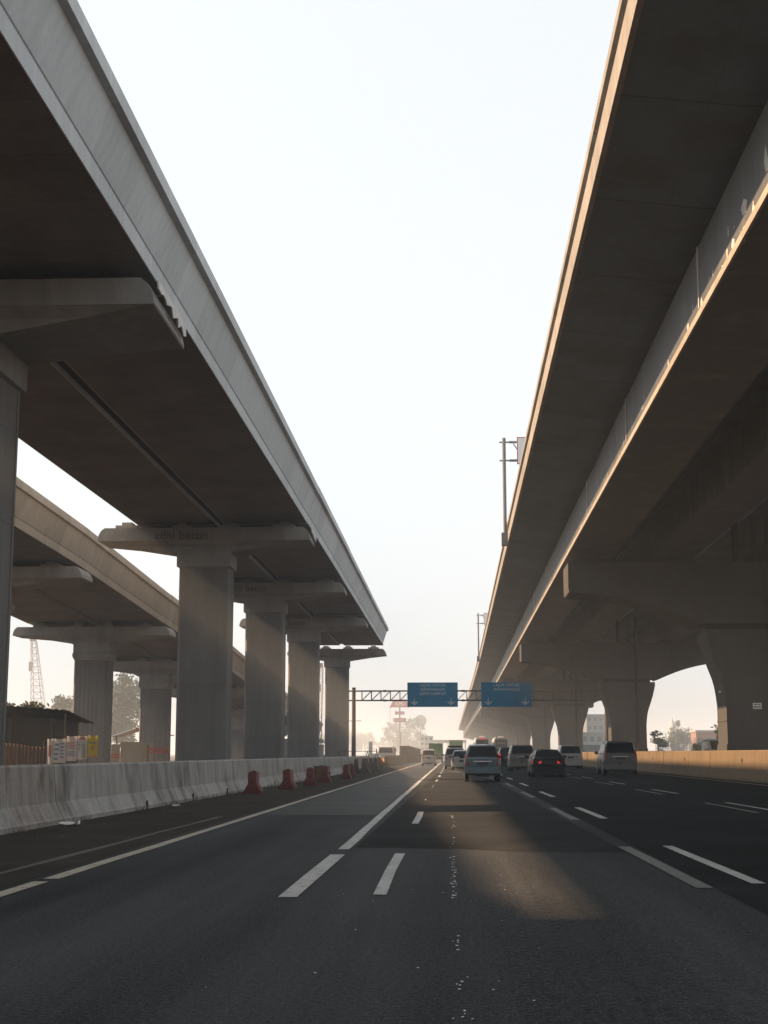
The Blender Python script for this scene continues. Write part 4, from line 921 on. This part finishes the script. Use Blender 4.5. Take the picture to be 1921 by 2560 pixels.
# beige hoarding panels and striped barricade in front of the second fluted pier
M['panel'] = noisy('beige plywood', (0.26, 0.215, 0.165), 0.8, 0.8, 0.2, 6, 0.2, 0.0)
for k, (x0, x1, h, lb) in enumerate(((-28.3, -27.55, 2.15, 'narrow beige plywood panel right of the first fluted pier'), (-27.5, -25.7, 2.35, 'wide beige plywood panel between the fluted piers'), (-25.65, -24.75, 2.3, 'beige plywood panel left of the striped barricade'))):
    t = thing('plywood_panel', lb, 'fence panel', ((x0 + x1) / 2, 119, -.08), 0, 'beige panels on the left site')
    m = MB(); m.box(-(x1 - x0) / 2, (x1 - x0) / 2, 0, .05, 0, h); m.build('sheet', M['panel'], t)
    m = MB(); m.box(-.06, .06, .053, .15, 0, h - .1); m.build('post', M['bark'], t)
    if k == 0:
        m = MB(); m.box(-.35, .35, -.03, -.003, 1.0, 1.12); m.box(-.35, .35, -.03, -.003, 1.25, 1.37); m.build('stripe', M['red'], t)
t = thing('striped_barricade', 'barricade with two dark red rails beside fluted pier', 'barricade', (-23.9, 117, -.08))
m = MB(); m.box(-.95, -.83, 0, .1, 0, 2.1); m.box(.83, .95, 0, .1, 0, 1.75); m.build('post', M['bark'], t)
for z in (1.45, 1.7):
    m = MB(); m.box(-.9, .9, -.05, -.003, z - .02, z + .1); m.build('rail', M['red'], t)
t = thing('site_pavilion', 'open site pavilion with red edged low gable roof', 'pavilion', (-33.2, 152, -.08))
m = MB(); m.loft([[(x, y, z) for x, z in ((-2.7, 3.1), (0, 3.95), (3.2, 3.25), (3.2, 3.37), (0, 4.08), (-2.7, 3.22))] for y in (-1.5, 3)]); m.build('roof', M['white'], t)
m = MB(); m.loft([[(x, y, z) for x, z in ((0, 3.9), (3.2, 3.2), (3.2, 3.4), (0, 4.12))] for y in (-1.56, -1.503)]); m.build('fascia', M['red'], t)
m = MB()
for x in (-2.2, .3, 2.8): m.box(x - .07, x + .07, -.9, -.76, 0, 3.3)
m.build('post', M['pole_grey'], t)
m = MB(); m.box(-2.6, 1.6, -1.0, -.95, 2.05, 2.3); m.build('banner_strip', M['red'], t)
# lattice piling rigs
def rig(label, x, y, h, wb, wt, lean):
    t = thing('piling_rig', label, 'construction crane', (x, y, -.08), 0, 'lattice cranes beyond the guideways')
    m = MB(); m.box(-wb, wb, -2.5, 2.5, .3, 1.2); m.box(-wb * .8, wb * .8, -2.2, 2, 1.21, 3.0); m.build('carrier', M['barrier_old'], t)
    m = MB(); n = max(8, int(h / 1.5)); prev = None
    for i in range(n + 1):
        u = i / n; w = wb * .5 * (1 - u) + wt * .5 * u; c = lean * u; z = 3 + (h - 3) * u
        cur = [(c - w, -w, z), (c + w, -w, z), (c + w, w, z), (c - w, w, z)]
        if prev:
            for k in range(4): m.tube(prev[k], cur[k], .07, n=5); m.tube(prev[k], cur[(k + 1) % 4], .04, n=4)
        for k in range(4): m.tube(cur[k], cur[(k + 1) % 4], .04, n=4)
        prev = cur
    m.build('lattice_boom', M['crane'], t)
    m = MB(); m.box(lean - wt * .9, lean + wt * .5, -.4, .4, h, h + .8); m.build('boom_head', M['crane'], t); m = MB(); m.box(lean - wt * .9, lean - wt * .2, -.3, .3, h * .74, h * .82); m.build('drive_unit', M['crane'], t)
    m = MB(); m.tube((lean - wt * .7, -.2, h), (lean - wt * .7, -.2, h * .8), .03, n=4); m.tube((lean + wt * .8, -.2, h), (wb * .8, -.2, 3), .03, n=4); m.build('hoist_rope', M['crane'], t)
M['crane'] = noisy('crane steel', (0.22, 0.13, 0.10), 0.6, 1, 0, 5, 0.3, 0.0)
rig('tall lattice crane above the shed at the far left', -86.5, 300, 24.6, 3.2, .9, -2.2)
rig('thin lattice crane seen left of the end pier', -24.2, 262, 17.0, 1.1, .5, .5)
# low block buildings and posts glimpsed between the square piers
M['bld'] = noisy('pale rendered wall', (0.42, 0.40, 0.38), 0.8, 0.3, 0.1, 4, 0.15, 0.0)
M['bld_grey'] = noisy('grey panel wall', (0.20, 0.22, 0.235), 0.8, 0.3, 0.1, 4, 0.15, 0.0)
M['bld_red'] = noisy('terracotta wall', (0.28, 0.17, 0.13), 0.8, 0.3, 0.1, 4, 0.15, 0.0)
M['win'] = base_mat('window glass', (0.04, 0.05, 0.06), 0.15)
def block(name, label, cat, x, y, w, d, h, mat, rows, cols, group=None, roof=None, z0=-.08):
    t = thing(name, label, cat, (x, y, z0), 0, group)
    m = MB(); m.box(-w / 2, w / 2, 0, d, 0, h); m.build('wall', mat, t)
    m = MB(); m.box(-w / 2 - .15, w / 2 + .15, -.15, d + .15, h + .003, h + .3); m.build('roof', roof or mat, t)
    for r_ in range(rows):
        for c in range(cols):
            xx = -w / 2 + w * (c + .5) / cols; zz = h * (r_ + .35) / rows
            m = MB(); m.box(xx - w / cols * .28, xx + w / cols * .28, -.03, -.004, zz, zz + h / rows * .42); m.build('window', M['win'], t)
    return t
block('site_office', 'pale low site office seen between the square piers', 'building', -29.5, 196, 5, 6, 3.3, M['bld'], 1, 4)
block('tower_block', 'hazy grey tower block right of the round board', 'building', -10.5, 620, 5.5, 8, 8.6, M['bld'], 4, 3)
block('house', 'terracotta and white house beyond white oncoming minivan', 'house', 46.5, 262, 4.6, 6, 4.9, M['bld_red'], 1, 3, roof=M['bld'])
block('warehouse', 'hazy grey building behind the gantry post on the right', 'building', 35.5, 330, 9, 12, 9.5, M['bld_grey'], 5, 7)
block('warehouse', 'low hazy building left of the gantry post on the right', 'building', 30, 300, 6, 10, 5.0, M['bld_grey'], 2, 4)
t = thing('concrete_post', 'short pale concrete column standing at the site entrance', 'post', (-10.6, 190, -.08)); m = MB(); m.box(-.24, .24, -.24, .24, 0, 2.95); m.build('shaft', M['bld'], t); m = MB(); m.box(.26, .95, -.2, .3, 0, 1.4); m.build('footing', M['bld'], t)
t = thing('timber_frame', 'small A-shaped timber supports around the gantry foot', 'site frame', (-9.6, 138, -.08))
m = MB()
for x in (-1.1, .2, 1.6, 2.5): m.tube((x - .35, 0, 0), (x, 0, 1.65), .035, n=5); m.tube((x + .35, 0, 0), (x, 0, 1.65), .035, n=5)
m.tube((-1.1, 0, 1.6), (2.5, 0, 1.6), .03, n=5); m.build('frame', M['barrier_old'], t)
# dark brown hoarding behind far barrier row
t = thing('site_hoarding', 'brown corrugated hoarding rising behind the distant barrier row', 'fence', (-6.0, 208, -.05))
m = MB(); k = 80; pr = [(-.1 + .02 * (1 if i % 2 else -1) + .012 * i * .5, 60 * i / k) for i in range(k + 1)]
m.add([(x, y, 0) for x, y in pr] + [(x, y, 2.45 - .25 * i / k) for i, (x, y) in enumerate(pr)], [(i, i + 1, k + 2 + i, k + 1 + i) for i in range(k)]); o = m.build('sheet', M['sheet_rust'], t); o.modifiers.new('thick', 'SOLIDIFY').thickness = .03
m = MB(); m.box(-1.4, -.1, -.02, .02, 0, 2.45); m.build('end_sheet', M['sheet_rust'], t)
# safety netting and spoil
M['net'] = noisy('orange safety netting', (0.34, 0.17, 0.10), 0.8, 1.5, 0, 6, 0.4, 0.1)
t = thing('safety_net', 'orange safety netting and stakes beside the site entrance', 'barrier net', (-7.6, 157, -.05))
m = MB(); vs = []
for i in range(9):
    x = -.9 + .16 * i; vs += [(x, .4 * math.sin(i * 1.3), 0), (x, .4 * math.sin(i * 1.3), .8 + .12 * math.sin(i * 2.1))]
m.add(vs, [(2 * i, 2 * i + 2, 2 * i + 3, 2 * i + 1) for i in range(8)]); o = m.build('netting', M['net'], t); o.modifiers.new('thick', 'SOLIDIFY').thickness = .03
m = MB()
for x in (-.9, -.2, .38): m.tube((x, .42, 0), (x, .42, 1.0), .03)
m.build('stake', M['bark'], t)
m = MB(); rr = random.Random(9); n = 14
vs = [(0, 0, .42)]
for j in (1, 2, 3):
    for i in range(n): a = 6.283 * i / n; q = j / 3; vs.append((2.6 * q * math.cos(a) * rr.uniform(.85, 1.1), 5.5 * q * math.sin(a) * rr.uniform(.85, 1.1), .42 * (1 - q) ** 1.2 * rr.uniform(.7, 1.2)))
fs = [(0, 1 + i, 1 + (i + 1) % n) for i in range(n)] + [(1 + j * n + i, 1 + (j + 1) * n + i, 1 + (j + 1) * n + (i + 1) % n, 1 + j * n + (i + 1) % n) for j in range(2) for i in range(n)]
m.add(vs, fs); tag(m.build('soil_heap', M['soil'], None, (-8.9, 150, -.06), smooth=True), 'low heap of tan soil at the site entrance', 'soil heap')

# ------------------------------------------------------------------ roadside advertising masts on the left
M['kred'] = noisy('red sign face', (0.50, 0.06, 0.05), 0.5, 0.8, 0, 5, 0.12, 0.0)
t = thing('sign_mast', 'tall sign mast with red trapezoid head and two small red boards', 'sign pole', (-12.4, 350, -.08))
m = MB(); m.tube((0, 0, 0), (0, 0, 12.0), .22, .16, 12); m.build('pole', M['pole_grey'], t, smooth=True)
m = MB(); m.prism_y([(-2.45, 12.0), (2.45, 12.0), (1.5, 13.9), (-1.5, 13.9)], -.35, .35); hd = m.build('sign_head', M['kred'], t)
text_mesh('lettering', 'KFC', 1.2, M['white'], hd, (0, -.36, 12.85), bold=.03)
for (w, z0, z1) in ((1.15, 10.25, 11.0), (1.55, 8.4, 9.4)):
    m = MB(); m.box(-w, w, -.3, -.17, z0, z1); bd = m.build('side_board', M['kred'], t)
    m = MB(); m.box(-w * .8, w * .8, -.32, -.303, z0 + .28, z1 - .28); m.build('print', M['bld'], bd)
for k, x in enumerate((-12.85, -11.93)):
    t = thing('flag_pole', ['thin flag pole close left of the red sign mast', 'thin flag pole close right of the red sign mast'][k], 'pole', (x, 345, -.08), 0, 'flag poles by the sign mast')
    m = MB(); m.tube((0, 0, 0), (0, 0, 5.6), .06, .04); m.build('shaft', M['sheet_rust'], t)
    m = MB(); m.tube((0, 0, 5.602), (0, 0, 5.7), .07); m.build('finial', M['sheet_rust'], t)
t = thing('round_billboard', 'round grey board on a lattice pole above the green truck', 'billboard', (-8.9, 425, -.08))
m = MB(); m.tube((0, -.25, 10.15), (0, .25, 10.15), 1.72, n=40); bd = m.build('board', M['pole_grey'], t, smooth=30)
m = MB(); m.tube((0, 0, 0), (0, 0, 8.4), .22, .18, 10); m.build('pole', M['sheet_rust'], t)
m = MB()
for z in (7.7, 8.1): m.tube((-1.15, 0, z), (1.15, 0, z), .07)
for s in (-1, 1): m.tube((s * .9, 0, 7.7), (s * .5, 0, 8.6), .05)
m.build('bracket', M['sheet_rust'], t)
m = MB(); m.box(.25, 2.3, -.1, .1, 3.9, 5.1); m.build('lower_board', M['kred'], t)
t = thing('lamp_post', 'thin hazy mast left of the red sign mast', 'lamp post', (-15.6, 370, -.08)); m = MB(); m.tube((0, 0, 0), (0, 0, 12.2), .11, .06); m.build('pole', M['pole_grey'], t); m = MB(); m.box(-.2, .25, -.15, .15, 12.2, 12.4); m.build('lamp_head', M['pole_grey'], t)
# far toll gantry across the road
t = thing('far_gantry', 'very hazy low gantry crossing the road in the distance', 'gantry', (-8, 560, -.05))
m = MB(); m.box(0, 14, -1, 1, 5.4, 6.6); m.build('deck', M['bld'], t)
for x in (0.3, 3.5, 6.9, 10.3, 13.6):
    m = MB(); m.box(x - .2, x + .2, -.4, .4, 0, 5.397); m.build('post', M['bld'], t)

for o in list(bpy.data.objects):
    if o.parent is None and o.type == 'EMPTY' and (o.get('group') in ('hazy far trees', 'flag poles by the sign mast') or o.name.split('.')[0] in ('round_billboard', 'lamp_post') or (o.name.startswith('sign_mast') and o.location.z < 1)):
        k = 1.6 if o.get('category') in ('sign pole', 'pole') else 2.3; o.location.x *= k; o.location.y *= k; o.scale = (k, k, k)
# ------------------------------------------------------------------ background right of the viaduct
t = thing('minaret', 'slim hazy minaret with pointed cap beyond the right viaduct', 'tower', (85.5, 560, -.08))
def lathe(prof, n=14): 
    m = MB(); m.loft([[(r * math.cos(6.283 * k / n), r * math.sin(6.283 * k / n), z) for k in range(n)] for r, z in prof]); return m
lathe([(1.3, 0), (1.15, 8.3), (1.2, 8.5)]).build('shaft', M['bld'], t, smooth=30)
lathe([(1.2, 8.503), (2.0, 9.0), (2.0, 9.5), (1.2, 9.52)]).build('balcony', M['bld'], t)
lathe([(1.1, 9.523), (1.05, 11.2), (1.35, 11.3), (.75, 13.0), (.15, 14.4), (.05, 15.4)]).build('cap', M['bld'], t, smooth=30)
M['rebar'] = noisy('bluish rebar', (0.10, 0.13, 0.15), 0.7, 1, 0, 5, 0.3, 0.0)
for k, (x, y, w, h, lb) in enumerate(((38.6, 262, 3.4, 3.0, 'cluster of upright rebar beside pier behind silver SUV'), (43.6, 262, 2.6, 3.8, 'taller cluster of upright rebar left of pointed tree'), (41.6, 268, 2.0, 2.6, 'low rebar cluster in the middle of the rebar row'))):
    t = thing('rebar_cage', lb, 'rebar cage', (x, y, -.08), 0, 'rebar cages beyond the right viaduct'); rr = random.Random(k); m = MB()
    for i in range(26): xx = -w / 2 + w * i / 25; hh = h * rr.uniform(.75, 1.1); m.tube((xx, rr.uniform(-.5, .5), 0), (xx + rr.uniform(-.05, .05), 0, hh), .035, n=5)
    for z in (.5, 1.2, 1.9): m.tube((-w / 2, 0, z), (w / 2, 0, z), .03, n=5)
    m.build('bars', M['rebar'], t); m = MB(); m.box(-w / 2, w / 2, -.6, .6, 0, .4); m.build('footing', M['bld'], t)
M['fence_blue'] = noisy('blue grey hoarding', (0.17, 0.23, 0.26), 0.7, 0.5, 0.2, 5, 0.2, 0.0)
for (x, y, w, h, lb) in ((38.5, 275, 14, 1.9, 'blue grey site hoarding behind the rebar cages'), (26.5, 255, 9, 2.9, 'blue grey hoarding behind the gantry post on the right')):
    t = thing('site_hoarding', lb, 'fence', (x, y, -.08)); m = MB(); k = 60; pr = [(-w / 2 + w * i / k, .04 * (1 if i % 2 else -1)) for i in range(k + 1)]
    m.add([(a, b, 0) for a, b in pr] + [(a, b, h) for a, b in pr], [(i, i + 1, k + 2 + i, k + 1 + i) for i in range(k)]); o = m.build('sheet', M['fence_blue'], t); o.modifiers.new('thick', 'SOLIDIFY').thickness = .02
    m = MB()
    for q in range(5): m.box(-w / 2 + w * q / 4 - .05, -w / 2 + w * q / 4 + .05, .06, .15, 0, h)
    m.build('post', M['rebar'], t)

for o in list(bpy.data.objects):
    if o.parent is None and o.type == 'EMPTY':
        n_ = o.name.split('.')[0]; k = None
        if n_ == 'tree' and o.location.x > 40 and o.location.y < 400: k = 1.6
        elif n_ in ('house', 'rebar_cage'): k = 1.35
        elif n_ == 'warehouse' or (n_ == 'piling_rig' and o.location.x < -50): k = 1.5
        elif n_ == 'tree' and o.location.x < -40 and 150 < o.location.y < 200: k = 1.7
        if k: o.location.x *= k; o.location.y *= k; o.scale = (k, k, k)
# ------------------------------------------------------------------ haze
m = MB(); m.box(-1550, 1550, -350, 2550, -1.08, 31)
hz = m.build('haze', M['bld']); hz.data.materials.clear()
hm = bpy.data.materials.new('haze'); hm.use_nodes = True; N = hm.node_tree.nodes; N.remove(N['Principled BSDF'])
pv = N.new('ShaderNodeVolumePrincipled'); pv.inputs['Density'].default_value = 0.00092; pv.inputs['Color'].default_value = (0.85, 0.925, 0.99, 1); pv.inputs['Anisotropy'].default_value = 0.1
hm.node_tree.links.new(pv.outputs[0], N['Material Output'].inputs['Volume'])
hm.cycles.homogeneous_volume = True
hz.data.materials.append(hm); tag(hz, kind='stuff')
